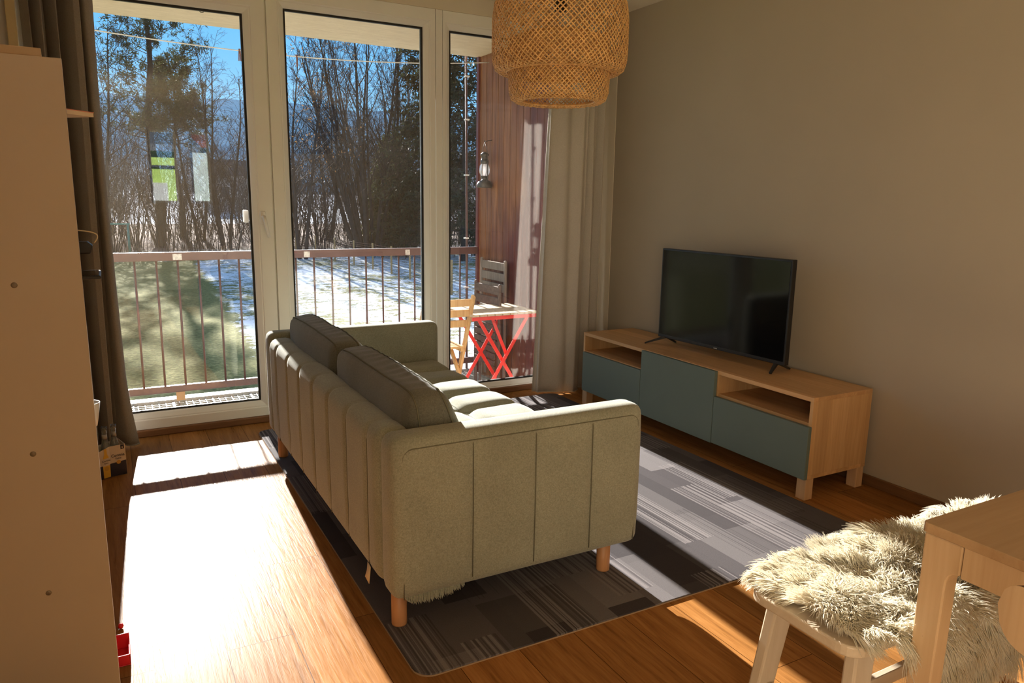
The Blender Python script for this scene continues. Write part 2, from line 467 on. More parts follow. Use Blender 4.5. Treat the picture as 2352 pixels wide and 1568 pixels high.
# ------------------------------------------------------------------ room shell
WY = 2.269           # inner face of the window frames
XR, XL, YB, H = .02, -3.47, -4.6, 2.535
def struct(name, mb, m, parent=None, bevel=0.0):
    o = mb.build(name, m, parent, bevel)
    if parent is None: o['kind'] = 'structure'
    return o
struct('floor', MB().box((XL - .1, YB - .1, -.12), (XR + .1, WY + .09, 0)), M['floor'])
struct('ceiling', MB().box((XL - .1, YB - .1, H), (XR + .1, WY + .1, H + .2)), M['ceiling'])
struct('wall_right', MB().box((XR, YB - .1, 0), (XR + .2, WY + .1, H)), M['wall_grey'])
w = MB()   # left wall with an opening added behind the camera for the fill light
wl0, wl1, wz0, wz1 = -4.15, -2.45, .12, 2.1
w.box((XL - .15, YB - .1, 0), (XL, wl0, H)); w.box((XL - .15, wl1, 0), (XL, WY + .1, H)); w.box((XL - .15, wl0, 0), (XL, wl1, wz0)); w.box((XL - .15, wl0, wz1), (XL, wl1, H))
struct('wall_left', w, M['wall_white'])
w = MB()   # window wall: lintel and the pieces beside the frames
w.box((XL, WY + .004, 2.436), (XR, WY + .1, H)); w.box((-.115, WY + .004, 0), (XR, WY + .1, 2.436)); w.box((XL, WY + .004, 0), (-3.425, WY + .1, 2.436))
struct('wall_window', w, M['wall_white'])
w = MB()   # rear wall with two window openings
bx = [(-2.515, -2.165), (-1.995, -1.74)]; z0, z1 = 1.2, 2.17
w.box((XL, YB - .1, 0), (XR, YB, z0)); w.box((XL, YB - .1, z1), (XR, YB, H))
w.box((XL, YB - .1, z0), (bx[0][0], YB, z1)); w.box((bx[0][1], YB - .1, z0), (bx[1][0], YB, z1)); w.box((bx[1][1], YB - .1, z0), (XR, YB, z1))
struct('wall_rear', w, M['wall_white'])
M['skirting'] = wood('dark_skirting_wood', (.11, .05, .02), (.2, .1, .04), 'y', .5, .4)
struct('baseboard_right', MB().box((XR - .012, YB, 0), (XR, WY, .052)), M['skirting'], bevel=.004)
M['thresh'] = wood('threshold_wood', (.15, .065, .026), (.24, .115, .05), 'x', .5, .4)
struct('baseboard_window', MB().box((XL, WY - .014, 0), (XR - .012, WY + .02, .04)), M['thresh'], bevel=.006)
struct('trim_1', MB().box((XR - .0035, 2.145, .052), (XR, WY, H)), M['wall_white'])
struct('trim_2', MB().box((-3.428, 2.19, 0), (-3.388, 2.225, H)), plain('cream_batten', (.62, .50, .26), .6), bevel=.004)

def ring(mb, loops):
    """loops: list of ((x0,x1,z0,z1), y)"""
    vs = []
    for (a, b, c, d), y in loops: vs += [(a, y, c), (b, y, c), (b, y, d), (a, y, d)]
    fs = []
    for i in range(len(loops) - 1):
        for k in range(4):
            fs.append((i*4+k, i*4+(k+1)%4, (i+1)*4+(k+1)%4, (i+1)*4+k))
    return mb.add(vs, fs)
def window(name, inner, outer, handle=False):
    root = empty(name, ((outer[0] + outer[1]) / 2, WY, outer[2])); root['kind'] = 'structure'
    ex = lambda e: (inner[0] - e, inner[1] + e, inner[2] - e, inner[3] + e)
    f = MB(); ring(f, [(ex(0), WY + .045), (ex(0), WY + .028), (ex(.006), WY + .02), (ex(.028), WY + .005), (ex(.033), WY + .0055), (ex(.037), WY), (outer, WY), (outer, WY + .085), (ex(0), WY + .085), (ex(0), WY + .045)])
    f.build('window_frame', M['pvc'], root, bevel=.002)
    ring(MB(), []) 
    g = MB(); ring(g, [(ex(.001), WY + .032), (ex(-.011), WY + .034), (ex(-.011), WY + .052), (ex(.001), WY + .054)]); g.build('gasket', M['gasket'], root)
    for yy in (WY + .038,):
        MB().box((inner[0] + .002, yy, inner[2] + .002), (inner[1] - .002, yy + .006, inner[3] - .002)).build('pane', M['glass'], root)
    if handle:
        hx = -2.313
        h = MB(); h.rbox((hx, WY - .006, 1.195), (.030, .014, .072), .006, (2, 1, 4)); hb = h.build('window_handle', M['pvc'], root)
        h = MB(); h.tube([(hx, WY - .01, 1.200), (hx, WY - .045, 1.200)], .009, 10)
        h.tube([(hx - .002, WY - .045, 1.206), (hx + .006, WY - .047, 1.165), (hx + .022, WY - .045, 1.085)], [.010, .0095, .008], 10)
        h.build('lever', M['pvc'], hb)
        h = MB(); h.box((inner[1] - .040, WY + .06, 1.165), (inner[1] - .012, WY + .10, 1.235)); h.build('outside_grip', M['pvc'], root, bevel=.006)
    return root
window('window_1', (-3.32, -2.367, .129, 2.276), (-3.425, -2.256, .041, 2.434), True)
window('window_2', (-2.151, -1.328, .079, 2.330), (-2.247, -1.258, .041, 2.434))
window('window_3', (-1.154, -.22, .079, 2.330), (-1.209, -.117, .041, 2.434))
struct('trim_3', MB().box((-1.255, WY - .003, .041), (-1.212, WY + .08, 2.434)), M['pvc'], bevel=.002)
struct('trim_4', MB().box((-2.256, WY + .02, .041), (-2.247, WY + .08, 2.434)), M['pvc'])
for i, (a, b) in enumerate(bx):
    root = empty('window_%d' % (4 + i), ((a + b) / 2, YB, z0)); root['kind'] = 'structure'
    f = MB(); o_, n_ = (a, b, z0, z1), (a + .03, b - .03, z0 + .03, z1 - .03)
    ring(f, [(n_, YB - .07), (n_, YB - .02), (o_, YB - .02), (o_, YB - .07), (n_, YB - .07)]); f.build('window_frame', M['pvc'], root)
    MB().box((n_[0], YB - .05, n_[2]), (n_[1], YB - .044, n_[3])).build('pane', M['glass'], root)

root = empty('window_6', (XL, (wl0 + wl1) / 2, wz0)); root['kind'] = 'structure'  # unseen window, added so the warm fill light can enter
f = MB(); xa, xb = XL - .09, XL - .03
for a, b, c_, d in ((wl0, wl0 + .06, wz0, wz1), (wl1 - .06, wl1, wz0, wz1), (wl0 + .06, wl1 - .06, wz0, wz0 + .06), (wl0 + .06, wl1 - .06, wz1 - .06, wz1)): f.box((xa, a, c_), (xb, b, d))
f.build('window_frame', M['pvc'], root)
MB().box((XL - .065, wl0 + .06, wz0 + .06), (XL - .059, wl1 - .06, wz1 - .06)).build('pane', M['glass'], root)
# ------------------------------------------------------------------ rug
def rounded(x0, x1, y0, y1, r, n=6):
    p = []
    for cx, cy, a0 in ((x1 - r, y1 - r, 0), (x0 + r, y1 - r, 90), (x0 + r, y0 + r, 180), (x1 - r, y0 + r, 270)):
        for i in range(n + 1):
            a = R(a0 + 90 * i / n); p.append((cx + r * math.cos(a), cy + r * math.sin(a)))
    return p
rug = thing('area_rug', 'large dark grey patchwork rug with fine stripes under the sofa', 'rug', (-1.44, .85, 0))
pts = rounded(-2.432, -.452, -.388, 2.088, .055)
MB().prism(pts, lambda a, b, h: (a, b, h), .0005, .004).build('backing', M['rug_edge'], rug)
pt2 = rounded(-2.430, -.454, -.386, 2.086, .055)
MB().prism(pt2, lambda a, b, h: (a, b, h), .004, .0085).build('pile', M['rug'], rug)

# ------------------------------------------------------------------ sofa
sofa = thing('sofa', 'sage green tufted sofa with channelled back and round wooden legs', 'sofa', (-1.98, .75, .009))
X0, X1, Y0, Y1, ZB = -2.435, -1.527, -.2, 1.705, .132
AT = .118
def channels(seams, axis, wid=.016, depth=.005, bulge=.004):
    ss = sorted(seams)
    def d(t):
        v = bulge
        for s_ in ss: v -= (depth + bulge) * math.exp(-((t - s_) / wid) ** 2)
        return v
    return d
arm_seams = [-2.178, -1.958, -1.742]
def add_arm(y0, y1, zt):
    c = ((X0 + X1) / 2, (y0 + y1) / 2, (ZB + zt) / 2)
    ch = channels([s_ - c[0] for s_ in arm_seams], 0, .014, .004, .004)
    def disp(p, n):
        k = max(0, abs(n[1])) ** 2
        fade = min(1, max(0, (.5 * (zt - ZB) - abs(p[2])) / .1))
        return ch(p[0]) * k * fade + .004 * (1 - min(1, (abs(p[2]) / (.5 * (zt - ZB))) ** 2)) * k
    a = MB().rbox(c, (X1 - X0, y1 - y0, zt - ZB), .036, (60, 3, 14), disp)
    a = a.build('armrest', M['sofa'], sofa)
    # seam thread on the outer face
    s_ = MB(); yo = y0 if y0 < 0 else y1; sg = -1 if y0 < 0 else 1
    for x in arm_seams: s_.tube([(x, yo + sg * .0015, ZB + .03), (x, yo + sg * .004, ZB + .25), (x, yo + sg * .002, zt - .05), (x, yo - sg * .012, zt - .012)], .0018, 5)
    loop = []
    xa, xb, za, zb = X0 + .032, X1 - .03, ZB + .03, zt - .033
    rr = .03
    for cx, cz, a0 in ((xb - rr, zb - rr, 0), (xa + rr, zb - rr, 90)):
        for i in range(6):
            t = R(a0 + 90 * i / 5); loop.append((cx + rr * math.cos(t), yo - sg * -.0015, cz + rr * math.sin(t)))
    loop = [(xb, yo + sg * .0015, ZB + .02)] + loop + [(xa, yo + sg * .0015, ZB + .01)]
    s_.tube(loop, .002, 5)
    s_.build('seam', M['thread'], a)
    return a
arm_near = add_arm(Y0, Y0 + AT, .640)
arm_far = add_arm(Y1 - AT, Y1, .652)
# back with vertical channels
bs = [.035, .262, .489, .716, .943, 1.175, 1.415]
by0, by1 = Y0 + AT, Y1 - AT
bc = (X0 + .056, (by0 + by1) / 2, (ZB + .632) / 2)
bch = channels([s_ - bc[1] for s_ in bs], 1, .012, .0055, .005)
def bdisp(p, n):
    k = max(0, -n[0]) ** 2 + .30 * max(0, n[2]) ** 2
    return bch(p[1]) * k * min(1, max(.15, (p[2] + .25) / .2))
bk = MB().rbox(bc, (.112, by1 - by0 - .004, .632 - ZB), .040, (4, 130, 12), bdisp).build('backrest', M['sofa'], sofa)
s_ = MB()
for y in bs:
    s_.tube([(X0 + .002, y, ZB + .02), (X0 + .001, y, .40), (X0 + .002, y, .575), (X0 + .012, y, .605), (X0 + .035, y, .6235), (X0 + .085, y, .6255)], .0018, 5)
s_.build('seam', M['thread'], bk)
MB().rbox((-1.945, (by0 + by1) / 2, (.125 + .275) / 2), (.79, by1 - by0, .15), .02, (6, 8, 2)).build('seat_base', M['sofa'], sofa)
# tufted seat cushion
sy = [by0 + (by1 - by0) * k / 7 for k in range(1, 7)]; sx = [-2.10, -1.83]
scx, scy = (-2.32 - 1.553) / 2, (by0 + by1) / 2
def sdisp(p, n):
    x, y = p[0] + scx, p[1] + scy
    top = max(0, n[2]) ** 1.5 + .6 * max(0, n[0]) ** 2
    v = .016
    dy = min(abs(y - q) for q in sy); dx = min(abs(x - q) for q in sx)
    v -= .024 * math.exp(-(dy / .026) ** 2)
    v -= .020 * math.exp(-(dx / .028) ** 2) * (1 if n[2] > .7 else 0)
    v -= .018 * math.exp(-((dx / .05) ** 2 + (dy / .05) ** 2))
    v += .006 * mnoise.noise(Vector((x * 7, y * 9, 1.3)))
    return v * top
seat = MB().rbox((scx, scy, .352), (.767, by1 - by0 - .006, .166), .045, (44, 96, 3), sdisp).build('seat_cushion', M['sofa'], sofa)
s_ = MB()
for q in sy: s_.tube([(x, q, .352 + .083 - .012 - (.004 if abs(x + 1.96) > .3 else 0)) for x in np.linspace(-2.25, -1.60, 16)] + [(-1.566, q, .40)], .0016, 5)
for q in sx: s_.tube([(q, y, .352 + .083 - .003 - .022 * math.exp(-(min(abs(y - a) for a in sy) / .03) ** 2)) for y in np.linspace(by0 + .03, by1 - .03, 90)], .0016, 4)
s_.build('tufting_seam', M['thread'], seat)
for x, y in ((-2.385, -.105), (-1.612, -.11), (-2.387, 1.602), (-1.612, 1.60)):
    MB().lathe([(.0, 0), (.0235, 0), (.0245, .004), (.0245, .135), (0, .135)], (x, y, .009), 24).build('leg', M['sofa_leg'], sofa)
tg = MB(); tg.grid([[(-2.437 - .003 * i, .012 + .030 * j + .012 * (i == 2) * j, .155 - .028 * i + .006 * j) for j in range(2)] for i in range(3)]); tg.build('care_tag', plain('beige_tag', (.62, .50, .33), .8), sofa, solid=.0012)
fr = MB(); rr = random.Random(3)      # frayed lining hanging below the near arm
for i in range(46):
    x = -2.395 + .0043 * i; e = math.sin(i / 45 * PI) ** .5
    z = .135 - .030 * e * (1 - .45 * i / 45)
    fr.tube([(x, -.185, .145), (x + rr.uniform(-.001, .003), -.187, z + .006), (x + rr.uniform(0, .006), -.19, z - rr.uniform(0, .006))], [.0032, .0026, .0005], 4)
fr.build('frayed_lining', M['sofa'], sofa)

def cushion(name, label, y0, y1, xc, zc, tilt, seed, zt):
    root = thing(name, label, 'cushion', (xc, (y0 + y1) / 2, .44), group='loose back cushions of the sofa')
    rot = Matrix.Rotation(tilt, 3, 'Y'); L = y1 - y0; sz = (.205, L, zt)
    def disp(p, n):
        b = .030 * max(0, 1 - (2 * p[1] / L) ** 2) ** .8 * max(0, 1 - (2 * p[2] / zt) ** 2) ** .8 * abs(n[0])
        b += .014 * max(0, 1 - (2 * p[1] / L) ** 4) * max(0, n[2])
        wv = .0035 * math.sin(p[1] * 95 + 3 * mnoise.noise(Vector((p[1] * 5, p[0] * 4, seed)))) * max(0, n[2]) * max(0, .4 + p[0] * 4)
        return b + wv + .007 * mnoise.noise(Vector((p[0] * 5 + seed, p[1] * 6, p[2] * 5)))
    def xf(q):      # thinner towards the top, back face upright
        u = (q[2] + zt / 2) / zt
        return rot @ Vector((-sz[0] / 2 + (q[0] + sz[0] / 2) * (1.12 - .46 * u), q[1], q[2]))
    c = (xc, (y0 + y1) / 2, zc)
    MB().rbox(c, sz, .055, (6, 70, 10), disp, xf).build('cover', M['sofa_dark'], root)
    pp = MB()
    for sgn in (-1, 1):
        x_, hy, hz, r_ = sgn * .066, L / 2 - .0032, zt / 2 - .0032, .052
        P = []
        def add(y, z, ny, nz):
            nn = Vector((sgn * .0185, ny * .0518, nz * .0518)).normalized(); p = Vector((x_, y, z))
            P.append(Vector(c) + xf(p + nn * (disp(p, nn) + .0005)))
        for cy, cz, a0 in ((hy - r_, hz - r_, 0), (-hy + r_, hz - r_, 90), (-hy + r_, -hz + r_, 180), (hy - r_, -hz + r_, 270)):
            for i in range(7):
                a = R(a0 + 90 * i / 6); add(cy + r_ * math.cos(a), cz + r_ * math.sin(a), math.cos(a), math.sin(a))
            a = R(a0 + 90); q0 = (cy + r_ * math.cos(a), cz + r_ * math.sin(a))
            q1 = {0: (-hy + r_, hz), 90: (-hy, -hz + r_), 180: (hy - r_, -hz), 270: (hy, hz - r_)}[a0]
            m = max(2, int(math.hypot(q1[0] - q0[0], q1[1] - q0[1]) / .02))
            for k in range(1, m): add(q0[0] + (q1[0] - q0[0]) * k / m, q0[1] + (q1[1] - q0[1]) * k / m, math.cos(a), math.sin(a))
        pp.tube(P, .0028, 6, closed=True)
    pp.build('piping', M['thread'], root)
    return root
cushion('back_cushion', 'grey back cushion at the near end of the sofa, partly over the armrest', -.085, .755, -2.226, .578, R(-4), 1.7, .308)
cushion('back_cushion', 'grey back cushion on the sofa beside the window', .768, 1.595, -2.230, .582, R(-4), 6.1, .312)

# ------------------------------------------------------------------ TV bench
bench = thing('tv_bench', 'long low oak TV bench with sage green fronts against the grey wall', 'tv bench', (-.22, .9, 0))
bx0, bx1 = -.42, -.02
c = MB()
c.box((bx0, 0, .46), (bx1, 1.8, .48)); c.box((bx0, .0, .10), (bx1, 1.8, .118))
c.build('carcass', M['oak'], bench, bevel=.0012)
for y in (0, 1.782): MB().box((bx0 + .0005, y, .118), (bx1, y + .018, .46)).build('side_panel', M['oak_z'], bench, bevel=.001)
for y in (.585, 1.175): MB().box((bx0 + .0005, y - .006, .118), (bx1, y + .018, .46)).build('divider', M['oak_z'], bench, bevel=.001)
MB().box((bx1 - .012, .01, .11), (bx1 - .004, 1.79, .47)).build('back_panel', M['oak'], bench)
for y0, y1 in ((.018, .582), (1.192, 1.782)):
    MB().box((bx0 + .004, y0, .345), (bx1 - .012, y1, .361)).build('shelf', M['oak'], bench)
for n_, y0, y1, za, zb in (('drawer_front', -.004, .583, .103, .349), ('door', .587, 1.177, .100, .478), ('drawer_front', 1.181, 1.772, .103, .358)):
    MB().box((bx0 - .022, y0, za), (bx0 - .001, y1, zb)).build(n_, M['sage'], bench, bevel=.002)
for x in (bx0 + .001, bx1 - .051):
    for y in (.003, 1.745): MB().box((x, y, 0), (x + .05, y + .05, .10)).build('leg', M['oak_leg'], bench, bevel=.002)

# ------------------------------------------------------------------ television
tv = thing('television', 'black flat screen television standing on the oak bench', 'television', (-.195, .83, .48), R(2.6))
MB().box((-.018, -.458, .046), (.014, .458, .572)).build('casing', M['black_plastic'], tv, bevel=.004, local=True)
MB().box((-.0195, -.447, .066), (-.0175, .447, .562)).build('screen', M['screen'], tv, local=True)
b = MB(); b.rbox((.03, 0, .24), (.05, .74, .32), .02, (2, 6, 4)); b.build('rear_housing', M['black_plastic'], tv, local=True)
MB().box((-.0195, -.012, .052), (-.018, .012, .057)).build('badge', plain('grey_badge', (.35, .35, .35), .4), tv, local=True)
for s0, f, bk2 in ((.40, (-.083, .500, .004), (.10, .43, .004)), (-.40, (-.062, -.412, .004), (.118, -.385, .004))):
    q = MB(); q.bar((-.004, s0, .052), f, .022, .016, w2=.014, h2=.008); q.bar((.0, s0, .052), bk2, .022, .016, w2=.014, h2=.008)
    q.build('foot', M['black_plastic'], tv, local=True, bevel=.002)

# ------------------------------------------------------------------ pendant lamp
lamp = thing('pendant_lamp', 'two tiered woven bamboo pendant lamp hanging from the ceiling', 'lamp', (-1.567, .35, H))
def weave(name, prof, N, width, seed, turns=1.0):
    """two crossing families of flat bamboo strips over a turned profile"""
    prof = [Vector((a, b)) for a, b in prof]
    P = []
    for i in range(len(prof) - 1):
        m = max(2, int((prof[i + 1] - prof[i]).length / .0045))
        for k in range(m): P.append(prof[i].lerp(prof[i + 1], k / m))
    P.append(prof[-1])
    th = [0.0]
    for i in range(1, len(P)):
        ds = (P[i] - P[i - 1]).length; r_ = max(.06, (P[i].x + P[i - 1].x) / 2)
        th.append(th[-1] + turns * ds / max(r_, .14))
    rg = random.Random(seed); mb = MB()
    for fam in (1, -1):
        for k in range(N):
            t0 = 2 * PI * k / N + rg.uniform(-.012, .012); w_ = width * rg.uniform(.75, 1.15)
            A, B = [], []
            for i, p in enumerate(P):
                d = (P[min(i + 1, len(P) - 1)] - P[max(i - 1, 0)]).normalized()
                nrm = Vector((d.y, -d.x)) * .0013 * fam * math.cos(N * th[i] + k * PI)
                off = .5 * w_ / max(p.x, .03) * .72
                r_ = p.x + nrm.x
                for lst, s1 in ((A, -1), (B, 1)):
                    a = t0 + fam * th[i] + s1 * off
                    lst.append((lamp.location.x + r_ * math.cos(a), lamp.location.y + r_ * math.sin(a), p.y + nrm.y))
            mb.grid([A, B])
    return mb.build(name, M['bamboo'], lamp, solid=.0012)
weave('upper_shade', [(.195, 1.782), (.222, 1.780), (.240, 1.792), (.249, 1.822), (.251, 1.87), (.250, 1.97), (.243, 2.02), (.222, 2.06), (.18, 2.085), (.09, 2.10), (.035, 2.105)], 84, .0086, 5)
weave('lower_shade', [(.136, 1.690), (.140, 1.678), (.160, 1.675), (.177, 1.686), (.186, 1.712), (.188, 1.76), (.188, 1.86), (.175, 1.90), (.12, 1.92), (.04, 1.925)], 70, .0080, 9)
for n_, r_, z_, k in (('rim', .137, 1.683, .004), ('rim', .196, 1.783, .004)):
    MB().tube([(lamp.location.x + r_ * math.cos(2 * PI * i / 48), lamp.location.y + r_ * math.sin(2 * PI * i / 48), z_) for i in range(48)], k, 6, closed=True).build(n_, M['bamboo'], lamp)
MB().lathe([(0, 2.00), (.021, 2.0), (.023, 2.06), (.03, 2.10), (.03, 2.125), (.012, 2.15), (0, 2.15)], (lamp.location.x, lamp.location.y, 0), 20).build('lamp_holder', M['cord'], lamp)
MB().tube([(lamp.location.x, lamp.location.y, 2.14), (lamp.location.x, lamp.location.y, H)], .004, 8).build('cord', M['cord'], lamp)

# ------------------------------------------------------------------ curtains
def curtain(name, label, prof, zs, m, hem=None, group=None):
    """prof(t,f)->(x,y): plan of the cloth at parameter t, f = height fraction"""
    root = thing(name, label, 'curtain', (prof(.5, 0)[0], prof(.5, 0)[1], 0))
    nt, nz = 150, 40; P = []
    for i in range(nz + 1):
        f = i / nz; row = []
        for j in range(nt + 1):
            t = j / nt; x, y = prof(t, f)
            z = zs[0](t) + (zs[1] - zs[0](t)) * f
            row.append((x, y, z))
        P.append(row)
    MB().grid(P).build('cloth', m, root, solid=.003)
    hm = MB()
    for f0 in (0,):
        hm.tube([(P[0][j][0], P[0][j][1], P[0][j][2] + .003) for j in range(0, nt + 1, 2)], .0035, 5)
    hm.build('hem', m, root)
    return root
def lerpk(keys, t):
    for i in range(len(keys) - 1):
        if t <= keys[i + 1][0]:
            a, b = keys[i], keys[i + 1]; u = (t - a[0]) / (b[0] - a[0]); u = u * u * (3 - 2 * u)
            return a[1] + (b[1] - a[1]) * u
    return keys[-1][1]
# right curtain: a broad flat leading fold, then two deep folds tucked to the corner
rx = [(0, -.600), (.06, -.585), (.40, -.33), (.46, -.285), (.52, -.335), (.60, -.300), (.68, -.205), (.73, -.165), (.79, -.22), (.86, -.150), (.93, -.075), (1, -.035)]
ryk = [(0, 2.145), (.06, 2.125), (.25, 2.085), (.40, 2.06), (.46, 2.07), (.52, 2.19), (.60, 2.16), (.68, 2.09), (.73, 2.10), (.79, 2.215), (.86, 2.20), (.93, 2.15), (1, 2.22)]
def rprof(t, f):
    x = lerpk(rx, t); y = lerpk(ryk, t)
    x += (1 - t) ** 1.5 * .108 * f          # leans back towards the wall as it rises
    x += .012 * math.sin(t * 31 + f * 2) * (1 - .6 * f); y += .012 * math.sin(t * 43 + f * 3) + .010 * (1 - f) ** 2 * math.sin(t * 12)
    return x, y
curtain('curtain', 'taupe grey curtain gathered in the corner between window and TV wall', rprof, (lambda t: .012 + .02 * max(0, .3 - t), 2.515), M['curtain'])
lx = [(0, -3.375), (.08, -3.33), (.14, -3.335), (.20, -3.275), (.26, -3.27), (.32, -3.215), (.38, -3.225), (.48, -3.155), (.55, -3.135), (.62, -3.17), (.70, -3.13), (1, -3.060)]
ly = [(0, 2.20), (.08, 2.11), (.14, 2.20), (.20, 2.10), (.26, 2.21), (.32, 2.105), (.38, 2.21), (.48, 2.09), (.55, 2.085), (.62, 2.20), (.70, 2.155), (.85, 2.115), (1, 2.145)]
def lprof(t, f):
    x = lerpk(lx, t); y = lerpk(ly, t)
    x += .030 * max(0, t - .62) / .38 * max(0, 1 - f * 7) ** 1.4
    x += -.012 * max(0, t - .7) / .3 * math.sin(f * PI) + .008 * math.sin(f * 3 + t * 9)
    y -= .05 * max(0, 1 - f * 6) ** 2 * max(0, t - .5)
    return x, y
curtain('curtain', 'grey curtain hanging beside the balcony door behind the pale bookcase', lprof, (lambda t: .010 + .05 * max(0, .9 - t) ** .8 * (t > .55) * 0.6, 2.515), M['curtain_l'])
for nm, xa, xb in (('curtain_rail', XL + .01, XR - .01),):
    MB().box((xa, 2.12, H - .022), (xb, 2.15, H - .002)).build(nm, M['pvc'])
    tag(bpy.data.objects['curtain_rail'], 'white curtain rail fixed to the ceiling before the windows', 'curtain rail')

# ------------------------------------------------------------------ bookcase at the left
bc_ = thing('bookcase', 'tall pale bookcase in the left foreground, seen from its plain side', 'bookcase', (-3.3, .2, 0))
fx, bkx, ya, yb_, ht = -3.156, -3.44, -.1, .22, 1.61
for y, xe in ((ya, fx), (yb_ - .018, fx - .026)): MB().box((bkx, y, 0), (xe, y + .018, ht)).build('side_panel', M['melamine'], bc_, bevel=.001)
MB().box((bkx, ya + .018, ht - .018), (fx - .026, yb_ - .018, ht)).build('top_panel', M['melamine'], bc_)
MB().box((bkx, ya + .018, .30), (bkx + .006, yb_ - .018, ht - .018)).build('back_panel', M['melamine'], bc_)
for z in (1.500, 1.163, 1.104, .70, .32): MB().box((bkx + .006, ya + .018, z - .018), (fx - .026, yb_ - .018, z)).build('shelf', M['melamine'], bc_)
for z in (1.107, .704, .344):
    MB().lathe([(0, .0015), (.003, .0015), (.0062, .0008), (.0066, 0)], (0, 0, 0), 16).build('screw_cap', plain('grey_screw', (.22, .19, .15), .4, .5, .5), bc_, local=True)
    o = bpy.context.scene.collection.objects[-1]; o.rotation_euler = (PI / 2, 0, 0); o.location = Vector((-3.291, ya, z)) - bc_.location

t_ = thing('magazine', 'pink edged magazine sticking out from the top shelf of the bookcase', 'magazine', (-3.2, .068, 1.500), R(45))
MB().box((-.075, -.075, .0005), (.062, .055, .010)).build('pages', plain('cream_pages', (.7, .6, .45), .7), t_, local=True)
MB().box((-.076, -.076, .010), (.063, .056, .012)).build('cover', plain('pink_cover', (.62, .25, .18), .5), t_, local=True)
t_ = thing('tablet', 'black tablet lying flat on a shelf and poking out of the bookcase', 'tablet', (-3.2, .08, 1.104))
MB().box((-3.30, .0, 1.1045), (-3.1175, .16, 1.1135)).build('casing', M['black_plastic'], t_, bevel=.003)
MB().box((-3.295, .005, 1.1135), (-3.1225, .155, 1.1145)).build('screen', M['screen'], t_)
t_ = thing('plug_adapter', 'black plug adapter with a pale cable loop on the bookcase shelf', 'adapter', (-3.15, .08, 1.163))
MB().prism([(-3.21, 1.1635), (-3.137, 1.1635), (-3.130, 1.184), (-3.142, 1.194), (-3.21, 1.194)], lambda a, b, h: (a, h, b), .06, .105).build('body', M['black_plastic'], t_, bevel=.003)
MB().tube([(-3.137 + .016 * math.sin(i / 14 * PI) + .010 * (1 - i / 14) - .045 * (i / 14) ** 3,   .08, 1.190 + .034 * i / 14 + .006 * math.sin(i / 14 * PI)) for i in range(15)], .0018, 6).build('cable', plain('pale_cable', (.72, .62, .42), .5), t_)
t_ = thing('cup', 'small white cup on a lower shelf of the bookcase', 'cup', (-3.176, .1, .70))
MB().lathe([(0, .001), (.018, .001), (.022, .02), (.029, .066), (.0275, .066), (.019, .02), (0, .006)], (-3.176, .1, .70), 24).build('body', M['white_plastic'], t_)
for lab, a, b, rz in (('thin flat box lying on top of the bookcase, under a smaller one', (-.09, -.055, .001), (.075, .055, .016), .1), ('small flat box topmost on the bookcase', (-.072, -.045, .0165), (.074, .045, .036), .04)):
    t_ = thing('cardboard_box', lab, 'box', (-3.275, .06, ht), rz)
    MB().box(a, b).build('box_body', plain('tan_card', (.55, .40, .25), .7), t_, local=True, bevel=.002)
    MB().box((a[0] + .005, (a[1] + b[1]) / 2 - .006, b[2]), (b[0] - .005, (a[1] + b[1]) / 2 + .006, b[2] + .0004)).build('tape', plain('pale_tape', (.6, .5, .36), .4), t_, local=True)
# dustpan and bead on the floor
t_ = thing('dustpan', 'red plastic dustpan on the floor poking out under the bookcase', 'dustpan', (-3.2, .1, 0))
d_ = MB(); d_.box((-3.32, .055, .0008), (-3.129, .150, .004)); d_.box((-3.133, .055, .004), (-3.129, .150, .034)); d_.box((-3.32, .055, .004), (-3.129, .059, .034)); d_.box((-3.32, .146, .004), (-3.129, .150, .050))
d_.build('scoop', M['redred'], t_, bevel=.003)
MB().tube([(-3.31, .1, .02), (-3.40, .1, .03)], [.012, .010], 10).build('handle', M['redred'], t_)
t_ = MB().lathe([(0, -.008), (.006, -.006), (.0085, 0), (.006, .006), (0, .008)], (-3.151, .27, .0085), 14).build('bead', M['redred'])
tag(t_, 'tiny red bead on the floor against the bookcase edge', 'bead')

# ------------------------------------------------------------------ beer carrier and bottles
A, B_, C_ = Vector((-3.163, 1.683)), Vector((-3.097, 1.700)), Vector((-3.275, 1.618))
D_ = B_ + C_ - A
car = thing('bottle_carrier', 'cream and navy beer carrier box on the floor beside the left curtain', 'carton', (A.x, A.y, 0))
hz = .150
def panel(mb, p, q, za, zb, o=.0):
    p = Vector(p); q = Vector(q); d = (q - p).normalized(); nn = Vector((d.y, -d.x)) * o
    return mb.add([(p.x + nn.x, p.y + nn.y, za[0]), (q.x + nn.x, q.y + nn.y, za[1]), (q.x + nn.x, q.y + nn.y, zb[1]), (p.x + nn.x, p.y + nn.y, zb[0])], [(0, 1, 2, 3)])
Bk, Ck = B_ + Vector((-.028, .105)), C_ + Vector((-.03, .13))
cb = MB(); panel(cb, A, B_, (.001, .001), (hz, hz)); panel(cb, C_, A, (.001, .001), (.115, hz)); panel(cb, Bk, Ck, (.001, .001), (hz, .115)); panel(cb, B_, Bk, (.001, .001), (hz, hz)); panel(cb, Ck, C_, (.001, .001), (.115, .115))
cb.add([(q.x, q.y, .002) for q in (C_, A, B_, Bk, Ck)], [(0, 1, 2, 3, 4)])
cb.build('box_body', M['cream_card'], car, solid=.0012)
nb = MB(); panel(nb, A, B_, (.0015, .0015), (.066, .072), .0012); panel(nb, C_, A, (.0015, .0015), (.060, .066), .0012); nb.build('navy_band', M['navy'], car)
def on_panel(p, q, u, z, o): 
    d = (Vector(q) - Vector(p)); n2 = Vector((d.y, -d.x)).normalized() * o; r_ = Vector(p) + d * u + n2
    return (r_.x, r_.y, z)
